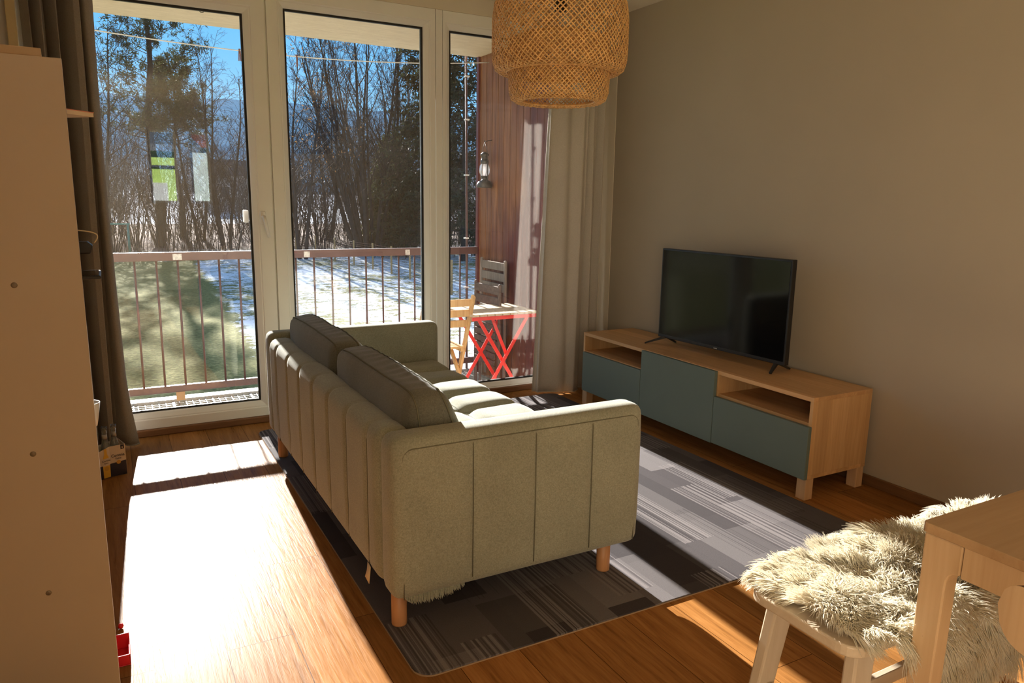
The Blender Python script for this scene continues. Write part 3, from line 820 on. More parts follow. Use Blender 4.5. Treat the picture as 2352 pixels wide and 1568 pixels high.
def disc(p, q, u, z, r_, o, m, name):
    d = (Vector(q) - Vector(p)); L = d.length; mb = MB(); vs = [on_panel(p, q, u + r_ * math.cos(2*PI*k/24) / L, z + r_ * math.sin(2*PI*k/24), o) for k in range(24)]
    mb.add(vs, [tuple(range(24))]); return mb.build(name, m, car)
disc(A, B_, .52, .068, .0095, .0022, M['gold'], 'crest')
# printed bottle on the long side
pb = MB(); prof = [(-.016, .004), (.016, .004), (.017, .085), (.013, .105), (.006, .122), (.006, .148), (-.006, .148), (-.006, .122), (-.013, .105), (-.017, .085)]
Lc = (A - C_).length; uo = 1 - .020 / Lc
pb.add([on_panel(C_, A, uo + a / Lc, b * .97, .0020) for a, b in prof], [tuple(range(len(prof)))]); pb.build('printed_bottle', M['lager'], car)
pl = MB(); pl.add([on_panel(C_, A, uo + a / Lc, b, .0026) for a, b in ((-.0168, .062), (.0168, .062), (.0168, .098), (-.0168, .098))], [(0, 1, 2, 3)]); pl.build('printed_label', M['cream_card'], car)
disc(C_, A, uo, .048, .011, .0028, M['gold'], 'crest')
sq = MB(); sq.add([on_panel(A, B_, a, z, .002) for a, z in ((.70, .128), (.93, .129), (.93, .149), (.70, .149))], [(0, 1, 2, 3)]); sq.build('corner_label', M['navy'], car)
def text(body, size, p, q, u, z, o, m, name, parent):
    cu = bpy.data.curves.new(name, 'FONT'); cu.body = body; cu.size = size; cu.align_x = 'CENTER'; cu.extrude = .00015; cu.offset = size * .015
    ob = bpy.data.objects.new(name, cu)
    d = (Vector(q) - Vector(p)).normalized()
    dg = bpy.context.evaluated_depsgraph_get()
    col.objects.link(ob); dg.update(); me = bpy.data.meshes.new_from_object(ob.evaluated_get(dg)); bpy.data.objects.remove(ob)
    n2 = Vector((d.y, -d.x, 0))
    mt = Matrix(((d.x, 0, n2.x, 0), (d.y, 0, n2.y, 0), (0, 1, 0, 0), (0, 0, 0, 1)))
    mt.translation = Vector(on_panel(p, q, u, z, o)) - wloc(parent)
    me.transform(mt); me.materials.clear()
    return link(name, me, m, parent)
text('Corona', .0185, A, B_, .50, .096, .0022, M['navy'], 'brand_lettering', car)
text('Extra', .0115, A, B_, .52, .083, .0022, M['navy'], 'brand_lettering', car)
text('6', .013, A, B_, .815, .133, .0026, M['cream_card'], 'pack_numeral', car)
text('Corona', .0125, C_, A, uo, .083, .0030, M['navy'], 'brand_lettering', car)
text('Extra', .009, C_, A, uo, .072, .0030, M['navy'], 'brand_lettering', car)
bp = [(0, 0), (.027, 0), (.0295, .004), (.0295, .115), (.026, .135), (.0165, .165), (.0135, .19), (.0130, .222), (.0150, .226), (.0150, .240), (.0125, .240), (.0110, .22), (.0112, .19), (.014, .165), (.023, .136), (.0268, .115), (.0268, .006), (0, .005)]
for x, y, lab, m, g, s1 in ((-3.140, 1.742, 'empty clear glass bottle at the right end of the beer carrier', 'bottle', 'bottles in the beer carrier', .985),
                       (-3.178, 1.705, 'empty clear glass bottle in the beer carrier next to the bookcase edge', 'bottle', 'bottles in the beer carrier', 1.0),
                       (-3.232, 1.70, 'green glass bottle in the beer carrier, mostly hidden by the bookcase', 'green_bottle', 'bottles in the beer carrier', 1.03)):
    t_ = thing('bottle', lab, 'bottle', (x, y, .0028), group=g)
    MB().lathe([(a * .82, b * s1) for a, b in bp], (0, 0, 0), 24).build('glass_body', M[m], t_, local=True)
    if m == 'bottle':
        MB().lathe([(.0111 * .95, .178), (.0126 * .95, .178), (.0117 * .95, .205), (.0111 * .95, .205)], (0, 0, 0), 20).build('neck_label', plain('silver_label', (.35, .33, .30), .35, .5, .4), t_, local=True)

# ------------------------------------------------------------------ dining table, chair, bench with sheepskin
TX0, TX1, TY1, TY0, TZ = -1.757, -.36, -1.322, -2.10, .72
tb = thing('dining_table', 'light ash dining table in the right foreground', 'table', ((TX0 + TX1) / 2, (TY0 + TY1) / 2, 0))
MB().prism(rounded(TX0, TX1, TY0, TY1, .012, 4), lambda a, b, h: (a, b, h), TZ - .020, TZ).build('tabletop', M['ash'], tb, bevel=.002)
def leg_prof(s_):
    return [(0, 0), (0, .699), (-.074, .699), (-.074, .640), (-.062, .637), (-.055, .630), (-.051, .618), (-.050, .600), (-.043, 0)]
for ex_, sx_ in ((TX0 + .004, 1), (TX1 - .004, -1)):
    for ey, sy_ in ((TY1 - .006, 1), (TY0 + .006, -1)):
        MB().prism(leg_prof(1), lambda a, b, h: (ex_ + sx_ * h, ey + sy_ * a, b), 0, .040).build('leg', M['ash_z'], tb, bevel=.003)
for x in (TX0 + .004, TX1 - .026): MB().box((x, TY0 + .083, .637), (x + .022, TY1 - .082, .6995)).build('apron', M['ash_z'], tb, bevel=.001)
for y in (TY1 - .030, TY0 + .008): MB().box((TX0 + .046, y, .640), (TX1 - .046, y + .022, .6995)).build('apron', M['ash'], tb, bevel=.001)
t_ = thing('red_lid', 'small red lid on the far edge of the dining table', 'lid', (-1.345, -1.345, TZ))
MB().lathe([(0, .0005), (.024, .0005), (.025, .010), (.022, .013), (0, .013)], (-1.335, -1.349, TZ), 24).build('lid_body', M['redred'], t_)

ch = thing('dining_chair', 'light wood dining chair with rounded plywood backrest at the right picture edge', 'chair', (-1.80, -1.756, 0))
cs = rounded(-.20, .20, -.19, .19, .06)
MB().prism(cs, lambda a, b, h: (a, b, h), .428, .444).build('seat', M['ash'], ch, local=True, bevel=.003)
def back_pt(s1, z, o):
    rad = .42; a = s1 / rad
    x = -.215 + rad * (1 - math.cos(a)); y = rad * math.sin(a)
    return (x + o * math.cos(a), y - o * math.sin(a), z)
bo = []
for cx, a0 in ((.135, -90), (-.135, 90)):
    for i in range(13):
        a = R(a0 + 180 * i / 12); bo.append((cx + .052 * math.cos(a), .742 + .049 * math.sin(a)))
dense = []
for i in range(len(bo)):
    a, b = bo[i], bo[(i + 1) % len(bo)]; m = max(1, int(abs(a[0] - b[0]) / .02))
    for k in range(m): dense.append((a[0] + (b[0] - a[0]) * k / m, a[1] + (b[1] - a[1]) * k / m))
# curved plywood: faces as strips between lower and upper outline
xs = np.linspace(-.178, .178, 41)
def zr(x):
    e = abs(x) - .126; hgt = .049 if e <= 0 else .049 * math.sqrt(max(0, 1 - (e / .052) ** 2))
    return .742 - hgt, .742 + hgt
bb = MB(); L0 = [back_pt(x, zr(x)[0], -.006) for x in xs]; U0 = [back_pt(x, zr(x)[1], -.006) for x in xs]; L1 = [back_pt(x, zr(x)[0], .006) for x in xs]; U1 = [back_pt(x, zr(x)[1], .006) for x in xs]
bb.grid([L0, U0], flip=True); bb.grid([L1, U1]); bk_ = bb.build('backrest', M['ash_z'], ch, local=True)
be = MB(); be.grid([U0, U1], flip=True); be.grid([L0, L1]); be.build('plywood_edge', M['ply_edge'], bk_, local=True)
for sy_ in (-1, 1):
    MB().tube([(-.215, sy_ * .135, 0), (-.185, sy_ * .118, .43), (-.188, sy_ * .100, .74)], [.013, .017, .011], 12).build('leg', M['ash_z'], ch, local=True)
    MB().tube([(.185, sy_ * .175, 0), (.165, sy_ * .15, .43)], [.012, .017], 12).build('leg', M['ash_z'], ch, local=True)
    MB().lathe([(0, .002), (.005, .0015), (.006, 0)], (0, 0, 0), 12).build('screw', M['black_plastic'], ch, local=True)
    o = col.objects[-1]; o.rotation_euler = (0, -PI / 2, 0); o.location = (-.214, sy_ * .06, .74)

bn = thing('dining_bench', 'pale wooden bench under the sheepskin next to the dining table', 'bench', (-1.4, -1.14, 0))
BX0, BX1, BY0, BY1 = -1.865, -.93, -1.288, -1.0
MB().prism(rounded(BX0, BX1, BY0, BY1, .045), lambda a, b, h: (a, b, h), .424, .45).build('seat', M['ash_pale'], bn, bevel=.005, seg=3)
for sx_, tx in ((-1, BX0 + .085), (1, BX1 - .085)):
    for ty, by in ((BY1 - .038, BY1 - .02), (BY0 + .045, BY0 + .01)):
        MB().bar((tx, ty, .424), (tx + sx_ * .072, by, 0), .064, .03, up=(0, 1, 0), w2=.05, h2=.028).build('leg', M['ash_pale_z'], bn, bevel=.005)
MB().bar((BX0 + .06, -1.145, .195), (BX1 - .06, -1.145, .195), .018, .034).build('stretcher', M['ash_pale'], bn, bevel=.003)
for x in (BX0 + .05, BX1 - .05): MB().bar((x, BY0 + .02, .195), (x, BY1 - .02, .195), .018, .034).build('cross_rail', M['ash_pale'], bn, bevel=.003)

# sheepskin: a draped hide with wool tufts
sk = thing('sheepskin', 'fluffy cream sheepskin draped over the pale bench', 'sheepskin', (-1.4, -1.14, .45))
def hide(u, v):
    """u 0..1 along the bench, v -1..1 across (v<0 hangs on the table side)"""
    x = -1.835 + .93 * u
    end = math.sqrt(max(0.0, 1 - (2 * u - 1) ** 4))
    near = .155 + (.165 + .03 * math.sin(u * 9)) * min(1, max(0, (u - .03) / .24)) * min(1, max(.2, (1 - u) / .25))
    far = .150 + .02 * math.sin(u * 12 + 1)
    s1 = v * (far if v > 0 else near) * (.72 + .28 * end)
    yc = -1.143; top = .462
    lump = .030 * mnoise.noise(Vector((x * 5.2, s1 * 6, 4.0))) + .014 * mnoise.noise(Vector((x * 11, s1 * 12, 9.0)))
    edge = .140
    if s1 < -edge:
        over = -s1 - edge; q = min(over / .05, 1)
        y = yc - edge - .035 * math.sin(q * PI / 2) - .04 * max(0, over - .05); z = top - .05 * (1 - math.cos(q * PI / 2)) * .6 - max(0, over - .035) * .93
    elif s1 > edge:
        over = s1 - edge; y = yc + edge + over * .8; z = top - over * .9
    else:
        y = yc + s1; z = top
    z += max(0, lump + .012)
    return Vector((x, y, z))
P = [[hide(i / 48, j / 20 - 1) for j in range(41)] for i in range(49)]
MB().grid(P).build('hide', M['wool'], sk, solid=.010)
def wool(n):
    rg = np.random.default_rng(11); vs = []; fs = []; K = 5
    clump = {}
    for q in range(n):
        u, v = rg.random(), rg.random() * 2 - 1
        if q % 5 == 0: 
            v = math.copysign(1 - .12 * rg.random(), v)
        if q % 17 == 0: u = rg.random() * .05 if rg.random() < .6 else 1 - rg.random() * .05
        p = hide(u, v); du = hide(min(1, u + .01), v) - hide(max(0, u - .01), v); dv = hide(u, min(1, v + .02)) - hide(u, max(-1, v - .02))
        nn = du.cross(dv)
        if nn.length < 1e-9: continue
        nn.normalize()
        if nn.z < -.3: nn = -nn
        cx, cy = round(p.x / .034), round((p.y + p.z) / .034)
        if (cx, cy) not in clump: clump[(cx, cy)] = (rg.random(3) - .5, .7 + .6 * rg.random(), rg.random() * 6.28)
        cd, cl, cph = clump[(cx, cy)]
        # wool lies outward from the crown of the back and curls
        out = Vector(((u - .45) * .9, (v - .1) * .9 + .15, 0))
        tang = du.normalized() * out.x + dv.normalized() * out.y
        d = (nn * .38 + tang * .9 + Vector(cd.tolist()) * .55 + Vector((rg.random(3) - .5).tolist()) * .35).normalized()
        L = (.046 + .016 * rg.random()) * cl
        side = d.cross(nn); side = side.normalized() if side.length > 1e-5 else Vector((1, 0, 0))
        w0 = .0017; pts = []
        for k in range(K):
            t = k / (K - 1)
            g = Vector((0, 0, -.020 * t * t))
            curl = side * (math.sin(t * 5 + cph) * .0065 * t) + nn * (math.cos(t * 4.3 + cph) * .005 * t)
            pts.append(p + d * (L * t) + g + curl)
        b0 = len(vs)
        for k in range(K):
            t = k / (K - 1); w_ = w0 * (1 - t) ** .6 + .0002
            for a in range(3):
                an = 2 * PI * a / 3
                vs.append(pts[k] + (side * math.cos(an) + nn * math.sin(an)) * w_)
        for k in range(K - 1):
            for a in range(3): fs.append((b0 + k*3 + a, b0 + k*3 + (a+1)%3, b0 + (k+1)*3 + (a+1)%3, b0 + (k+1)*3 + a))
    off = sk.location
    return np_mesh('wool_pile', np.array([(v.x - off.x, v.y - off.y, v.z - off.z) for v in vs]), np.array(fs), M['wool'], sk)
wl = wool(30000); wl['kind'] = 'stuff'

# ------------------------------------------------------------------ balcony
FZ, RY = -.205, 3.75
g = MB()
for i in range(29): y = 2.38 + i * .048; g.box((-4.6, y - .0016, FZ - .0045), (-.23, y + .0016, FZ - .002))
for i in range(95): x = -4.6 + i * .046; g.box((x - .0020, 2.36, FZ - .022), (x + .0020, RY + .04, FZ))
for x in (-4.0, -3.02, -2.75, -2.48, -2.2, -1.5, -.8): g.box((x - .004, 2.36, FZ - .05), (x + .004, RY + .04, FZ + .001))
g.box((-4.6, RY + .03, FZ - .16), (-.15, RY + .13, FZ + .014))
struct('floor_balcony', g, plain('weathered_grating_steel', (.30, .29, .28), .5, .4, .4))
struct('trim_5', MB().box((-4.6, WY + .09, -.5), (.02, WY + .14, .035)), M['wall_white'])
struct('ceiling_balcony', MB().box((-4.8, WY + .1, 2.488), (.02, RY + .03, 2.69)), M['soffit'])
rw = MB(); y = 2.36
while y < RY + .03:
    rw.box((-.230, y + .003, FZ - .2), (-.20, min(y + .105, RY + .02) - .003, 2.488)); y += .105
rw.box((-.215, 2.34, FZ - .2), (-.10, RY + .01, 2.488)); 
struct('wall_balcony', rw, M['redwall'], bevel=.003)
struct('trim_6', MB().box((-.248, RY - .01, FZ - .2), (-.10, RY + .028, 2.488)), plain('red_corner_board', (.13, .022, .018), .5))

rl = thing('balcony_railing', 'brown steel balcony railing with round bars', 'railing', (-2.4, RY, FZ))
MB().box((-4.5, RY - .02, .846), (-.248, RY + .022, .907)).build('handrail', M['brown_steel'], rl, bevel=.004)
MB().box((-4.5, RY - .015, -.128), (-.248, RY + .020, -.077)).build('bottom_rail', M['brown_steel'], rl, bevel=.003)
x = -2.930 - .1415 * 10
k = 0
while x < -.28:
    MB().tube([(x, RY, -.085), (x, RY, .85)], .0078, 8).build('baluster', M['brown_steel'], rl); x += .1405
for x in (-2.70, -.95, -4.2): MB().box((x - .03, RY - .01, FZ + .012), (x + .03, RY + .012, -.125)).build('bracket', plain('primed_bracket', (.45, .24, .10), .6), rl)
for x, w_ in ((-2.69, .06), (-1.756, .045), (-.92, .04)):
    MB().box((x, RY - .0215, .852), (x + w_, RY - .0200, .895)).build('sticker', plain('worn_sticker', (.62, .58, .52), .6, var=.3, scale=60), rl)
po = thing('downpipe', 'thin brown vertical pole rising from the railing to the balcony roof', 'pole', (-.325, RY + .055, .0))
MB().tube([(-.315, RY + .055, -1.0), (-.320, RY + .055, .9), (-.334, RY + .055, 2.60)], .011, 8).build('pipe', M['brown_steel'], po)
for z in (.55, .98, 1.52, 1.98, 2.33): MB().box((-.345, RY + .035, z - .006), (-.309, RY + .072, z + .006)).build('clip', M['white_plastic'], po)

def ropez(x): 
    t = (x + 2.0) / 1.74
    return 2.302 + .110 * (t * t if x > -2.0 else (t * .9) ** 2)
cl = MB().tube([(x, 3.55, ropez(x)) for x in np.linspace(-3.9, -.245, 40)], .0042, 6).build('clothesline', plain('white_cord', (.80, .78, .75), .6))
tag(cl, 'white cord clothesline strung under the balcony roof', 'clothesline')
M['peg'] = plain('brown_peg', (.20, .07, .045), .5)
def peg(x, dx, lab, rz):
    t_ = thing('clothes_peg', lab, 'peg', (x, 3.55, ropez(x)), rz, 'pegs on the clothesline')
    for s1 in (-1, 1): MB().bar((s1 * .003, 0, .012), (s1 * .0075, 0, -.068), .009, .005, up=(1, 0, 0)).build('prong', M['peg'], t_, local=True)
    MB().tube([(-.007, 0, -.022), (.007, 0, -.022)], .004, 8).build('spring', M['galv'], t_, local=True)
peg(-2.187, 0, 'brown peg on the clothesline behind the door frame, the outer of two', .3)
peg(-2.160, 0, 'brown peg on the clothesline touching the door frame, the inner of two', -.4)
peg(-1.795, 0, 'brown peg alone on the clothesline in the middle window', 1.2)
t_ = MB(); t_.tube([(-2.441, 3.24, 2.488), (-2.441, 3.24, 2.470)] + [(-2.441 - .014 + .014 * math.cos(a), 3.24, 2.470 - .014 * math.sin(a)) for a in np.linspace(.2, 4.2, 12)], .0028, 6)
tag(t_.build('ceiling_hook', M['cord']), 'small dark hook in the balcony roof', 'hook')

# lantern on the boarded wall
ln = thing('lantern', 'old grey hurricane lantern hanging on the red boarded wall', 'lantern', (-.297, 3.515, 1.412))
M['tin'] = plain('aged_tin', (.085, .075, .065), .45, .5, .5, var=.3, scale=30)
lo = (-.297, 3.515, 1.412)
MB().lathe([(0, 0), (.062, 0), (.066, .006), (.064, .03), (.050, .052), (.022, .064), (.022, .085), (.033, .088), (.033, .096), (0, .096)], lo, 24).build('fuel_tank', M['tin'], ln)
MB().lathe([(.030, .096), (.043, .120), (.046, .145), (.040, .175), (.029, .195), (.0275, .195), (.038, .174), (.0435, .145), (.041, .121), (.028, .098)], lo, 24).build('globe', glass('lantern_glass', .12, smear=False), ln)
MB().lathe([(.031, .195), (.034, .20), (.034, .222), (.026, .228), (.026, .255), (.036, .26), (.034, .272), (.015, .288), (0, .290)], lo, 24).build('chimney', M['tin'], ln)
for s1 in (-1, 1): MB().tube([(lo[0], lo[1] + s1 * .045, lo[2] + .04), (lo[0], lo[1] + s1 * .058, lo[2] + .08), (lo[0], lo[1] + s1 * .058, lo[2] + .20), (lo[0], lo[1] + s1 * .035, lo[2] + .225)], .0055, 8).build('side_tube', M['tin'], ln)
MB().tube([(lo[0], lo[1] - .06, lo[2] + .2), (lo[0], lo[1] - .05, lo[2] + .29), (lo[0], lo[1], lo[2] + .37), (lo[0], lo[1] + .05, lo[2] + .29), (lo[0], lo[1] + .06, lo[2] + .2)], .002, 6).build('bail', M['tin'], ln)
t_ = MB().tube([(-.228, 3.515, 1.80), (-.285, 3.515, 1.787), (-.297, 3.515, 1.782), (-.302, 3.515, 1.795)], .003, 6).build('wall_hook', M['cord'])
tag(t_, 'small hook in the boarded wall holding the lantern', 'hook')

# balcony table
bt = thing('balcony_table', 'small folding balcony table with slatted top and crossed red legs', 'table', (-.56, 2.83, FZ))
sl = MB(); n_ = 9; tx0, tx1, ty0, ty1, tz = -.845, -.285, 2.595, 3.065, .50
for i in range(n_):
    a = tx0 + (tx1 - tx0) * i / n_; sl.box((a + .003, ty0, tz - .016), (a + (tx1 - tx0) / n_ - .003, ty1, tz))
sl.build('tabletop', M['slat'], bt, bevel=.002)
fr = MB()
for y in (ty0 + .02, ty1 - .02): fr.box((tx0 + .01, y - .004, tz - .046), (tx1 - .01, y + .004, tz - .017))
for x in (tx0 + .08, tx1 - .08): fr.box((x - .012, ty0 + .02, tz - .026), (x + .012, ty1 - .02, tz - .017))
fr.build('frame', M['red'], bt)
for y in (ty0 + .045, ty1 - .05):
    for s1 in (-1, 1):
        xa, xb = (-.775, -.36) if s1 > 0 else (-.36, -.775)
        MB().bar((xa, y + s1 * .006, tz - .03), (xb, y + s1 * .006, FZ + .002), .006, .026, up=(1, 0, 0)).build('leg', M['red'], bt)
MB().bar((-.63, ty0 + .10, tz - .05), (-.53, ty0 + .055, .17), .006, .024, up=(1, 0, 0)).build('stay', M['red'], bt)

def folding_chair(name, label, m, loc, rz):
    r_ = thing(name, label, 'chair', loc, rz, None)
    for s1 in (-1, 1):
        p = MB(); p.bar((s1 * .185, -.165, .845), (s1 * .185, .17, 0), .022, .040, up=(0, 1, 0)); p.build('back_post', m, r_, local=True, bevel=.006)
        p = MB(); p.bar((s1 * .158, .20, .43), (s1 * .158, -.20, 0), .020, .036, up=(0, 1, 0)); p.build('leg', m, r_, local=True, bevel=.004)
    b = MB()
    for z in (.795, .715, .635): yy = -.165 + (.845 - z) * .397; b.box((-.185, yy - .008, z - .026), (.185, yy + .008, z + .026))
    b.build('backrest', m, r_, local=True, bevel=.003)
    b = MB()
    for i in range(6): b.box((-.175, -.03 + i * .055, .440), (.175, .017 + i * .055, .456))
    b.box((-.172, -.03, .415), (-.150, .29, .440)); b.box((.150, -.03, .415), (.172, .29, .440))
    b.build('seat', m, r_, local=True, bevel=.002)
    return r_
folding_chair('folding_chair', 'honey coloured wooden folding chair at the red legged balcony table', M['teak'], (-1.016, 2.765, FZ), 0)
def folded_chair(name, label, m, loc, rz, lean, hgt, w_):
    r_ = thing(name, label, 'chair', loc, rz)
    r_.rotation_euler = (lean, 0, rz)
    for s1 in (-1, 1):
        MB().box((s1 * w_ / 2 - .016, -.012, 0), (s1 * w_ / 2 + .016, .012, hgt)).build('back_post', m, r_, local=True, bevel=.010)
        MB().box((s1 * (w_ / 2 - .035) - .010, .014, .02), (s1 * (w_ / 2 - .035) + .010, .030, hgt * .62)).build('leg', m, r_, local=True, bevel=.004)
    b = MB()
    for k in range(3): z = hgt - .055 - k * .088; b.box((-w_ / 2, -.009, z - .033), (w_ / 2, .009, z + .033))
    b.build('backrest', m, r_, local=True, bevel=.003)
    b = MB()
    for k in range(6): z = hgt * .60 - k * .058; b.box((-w_ / 2 + .03, -.030, z - .023), (w_ / 2 - .03, -.015, z + .023))
    b.build('seat', m, r_, local=True, bevel=.003)
    return r_
folded_chair('folding_chair', 'grey weathered folding chair folded up against the red boarded wall', M['grey_wood'], (-.272, 3.385, FZ), -PI / 2, 0, 1.035, .43)
fc = folded_chair('folding_chair', 'dark brown folded chair standing before the grey folded one', M['brown_wood'], (-.44, 3.155, FZ), -PI / 2 + .03, 0, .872, .40)

# ------------------------------------------------------------------ garden: ground, hill, houses
gz = -2.2
def gheight(x, y):
    z = gz
    if y > 46: z += .035 * (y - 46)
    if y > 100: z += .16 * (y - 100) + 0.00
    return z + .05 * mnoise.noise(Vector((x * .3, y * .3, 0)))
g = MB(); ys = list(np.linspace(-45, 40, 60)) + list(np.linspace(42, 110, 50)); xs_ = np.linspace(-60, 90, 90)
g.grid([[(x, y, gheight(x, y)) for x in xs_] for y in ys], flip=True); struct('ground', g, M['ground'])
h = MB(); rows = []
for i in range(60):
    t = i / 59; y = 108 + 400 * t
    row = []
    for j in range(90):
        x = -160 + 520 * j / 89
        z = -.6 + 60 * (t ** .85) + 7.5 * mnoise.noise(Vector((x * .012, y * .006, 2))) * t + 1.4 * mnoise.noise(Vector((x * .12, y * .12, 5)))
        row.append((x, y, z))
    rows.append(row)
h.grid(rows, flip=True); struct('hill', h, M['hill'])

def house(name, label, x0, x1, y0, y1, z0, zw, zr_, wall, roof, face, wins):
    r_ = thing(name, label, 'house', ((x0 + x1) / 2, (y0 + y1) / 2, z0))
    MB().box((x0, y0, z0), (x1, y1, zw)).build('wall', wall, r_)
    ym = (y0 + y1) / 2; e = .35
    rf = MB(); rf.prism([(y0 - e, zw - .05), (ym, zr_), (y1 + e, zw - .05), (y1 + e, zw + .12), (ym, zr_ + .18), (y0 - e, zw + .12)], lambda a, b, hh: (hh, a, b), x0 - e, x1 + e)
    rf.build('roof', roof, r_)
    yf = y1 if face > 0 else y0
    for (a, b, c_, d) in wins:
        f = MB().box((a, yf - .04, c_), (b, yf + .05 * face + .0, d)).build('window', M['pvc'], r_)
        MB().box((a + .08, yf + .05 * face, c_ + .08), (b - .08, yf + .07 * face, d - .08)).build('pane', plain('dark_pane', (.08, .10, .12), .1), f)
    return r_
limew = plain('lime_green_render', (.52, .72, .17), .8, .2); whitew = plain('pale_render', (.70, .78, .78), .8, .2); roofm = plain('slate_roof', (.16, .16, .17), .8, .2); redroof = plain('red_tile_roof', (.28, .10, .06), .8, .2); grey_r = plain('dark_roof', (.07, .07, .08), .8, .2)
lime_ = house('house', 'lime green house behind the building, mirrored in the balcony door glass', -6.5, -1.22, -22.0, -14.0, gz, 2.40, 3.05, limew, roofm, 1, [(-2.1, -1.65, .1, 1.60)])
MB().box((-6.5, -14.0, 1.97), (-1.22, -13.9, 2.02)).build('ledge', grey_r, lime_)
MB().box((-2.02, -13.93, .1), (-1.73, -13.92, 1.52)).build('door', M['pvc'], lime_)
house('house', 'pale gabled house behind the building, mirrored narrowly in the balcony door glass', -1.0, 5.5, -26.0, -17.0, gz, 2.70, 3.7, whitew, redroof, 1, [(1.4, 2.3, .0, 1.2)])
house('house', 'far brown roofed house seen between the pine and the birch', 8.0, 15, 92, 100, -.8, 3.6, 5.4, plain('far_house_plaster', (.42, .42, .42), .8), grey_r, -1, [(9, 10.2, 1.0, 2.4), (12.0, 13.2, 1.0, 2.4)])

# ------------------------------------------------------------------ vegetation
class Tree:
    def __init__(s, seed):
        s.r = random.Random(seed); s.V = []; s.F = []; s.tips = []
    def tube(s, pts, radii, n):
        b = len(s.V); m = len(pts); prev = None
        for i, p in enumerate(pts):
            d = (pts[min(i + 1, m - 1)] - pts[max(i - 1, 0)])
            d = d.normalized() if d.length > 1e-9 else Vector((0, 0, 1))
            u = d.orthogonal().normalized() if prev is None else (prev - d * prev.dot(d))
            u = u.normalized() if u.length > 1e-6 else d.orthogonal().normalized()
            prev = u; w_ = d.cross(u)
            for k in range(n):
                t = 2 * PI * k / n; s.V.append(p + (u * math.cos(t) + w_ * math.sin(t)) * radii[i])
        for i in range(m - 1):
            for k in range(n): s.F.append((b + i*n + k, b + i*n + (k+1)%n, b + (i+1)*n + (k+1)%n, b + (i+1)*n + k))
    def branch(s, p, d, L, rad, lvl, spec):
        q = spec[lvl]; rg = s.r; m = q['seg']; pts = [p.copy()]; cur = p.copy(); dd = d.normalized()
        for i in range(m):
            dd = (dd + Vector((rg.gauss(0, 1), rg.gauss(0, 1), rg.gauss(0, 1))) * q['wob'] + Vector((0, 0, q['up']))).normalized()
            cur = cur + dd * (L / m); pts.append(cur.copy())
        rmin = q.get('rmin', .004)
        radii = [max(rmin, rad * (1 - .85 * i / m)) for i in range(m + 1)]
        s.tube(pts, radii, q['n'])
        if lvl + 1 < len(spec):
            c = spec[lvl + 1]
            for k in range(c['num']):
                t = c['from'] + (c.get('to', 1.0) - c['from']) * (k + rg.random()) / c['num']
                f = t * m; i = min(int(f), m - 1); a = pts[i].lerp(pts[i + 1], f - i)
                axis = (pts[i + 1] - pts[i]).normalized(); per = axis.orthogonal().normalized(); per.rotate(Matrix.Rotation(rg.random() * 2 * PI, 3, axis))
                ang = R(c['ang'] + rg.uniform(-12, 12)); nd = axis * math.cos(ang) + per * math.sin(ang)
                s.branch(a, nd, L * c['len'] * (1 - c.get('shrink', .5) * t) * rg.uniform(.7, 1.25), max(rmin, radii[i] * c['rad']), lvl + 1, spec)
        else:
            s.tips.append((pts[-1], dd)); s.tips.append((pts[len(pts) // 2], dd))
    def wood(s, name, m, parent): return np_mesh(name, np.array([tuple(v) for v in s.V]), np.array(s.F), m, parent)
    def tufts(s, name, m, parent, per, size, width, spread, pts=None, droop=0.0):
        rg = s.r; vs = []; fs = []
        for p, d in (pts or s.tips):
            for k in range(per):
                v = (d * (1 - spread) + Vector((rg.gauss(0, 1), rg.gauss(0, 1), rg.gauss(0, 1) - droop)) * spread).normalized()
                o_ = v.orthogonal().normalized(); o_.rotate(Matrix.Rotation(rg.random() * 6.28, 3, v))
                l = size * rg.uniform(.6, 1.2); b = len(vs); w_ = width * rg.uniform(.7, 1.3)
                a0 = p + Vector((rg.gauss(0, 1), rg.gauss(0, 1), rg.gauss(0, 1))) * size * .35
                vs += [a0 - o_ * w_ * .5, a0 + o_ * w_ * .5, a0 + v * l]
                fs.append((b, b + 1, b + 2))
        return np_mesh(name, np.array([tuple(v) for v in vs]), np.array(fs), m, parent, smooth=False)
CAM = Vector((-3.0983, -2.1072, 1.3154))
def spot(az, dist): 
    x = CAM.x + dist * math.sin(R(az)); y = CAM.y + dist * math.cos(R(az)); return (x, y, gheight(x, y) - .05)

# tall pine
def pine(label, az, dist, hgt, rad, seed, cl_from=.34):
    r_ = thing('pine_tree', label, 'tree', spot(az, dist)); T = Tree(seed); rg = T.r
    pts = [Vector((.18 * math.sin(i * .9), .1 * math.cos(i), hgt * i / 12)) for i in range(13)]; T.tube(pts, [rad * (1 - .8 * i / 12) for i in range(13)], 8)
    bspec = [dict(seg=6, wob=.10, up=.05, n=5, rmin=.012), dict(seg=4, wob=.15, up=.08, n=3, num=7, len=.42, ang=48, rad=.5, **{'from': .25}), dict(seg=3, wob=.2, up=.10, n=3, num=4, len=.42, ang=42, rad=.6, **{'from': .2})]
    for i in range(46):
        t = cl_from + (1 - cl_from) * (i + rg.random()) / 54; f = t * 12; k = min(int(f), 11); a = pts[k].lerp(pts[k + 1], f - k)
        az_ = rg.random() * 2 * PI; L = hgt * (.30 * (1 - t) ** .6 + .035) * rg.uniform(.6, 1.25) * (1.0 if t > .5 else .8)
        T.branch(a, Vector((math.cos(az_), math.sin(az_), .15 + .5 * (t - .4))), L, .055 * (1.2 - t), 0, bspec)
    T.wood('trunk', M['bark'], r_)
    pts_ = [q for q in T.tips if q[0].z > hgt * .42]
    T.tufts('foliage', M['pine'], r_, 5, .30, .062, .5, pts_)
    return r_
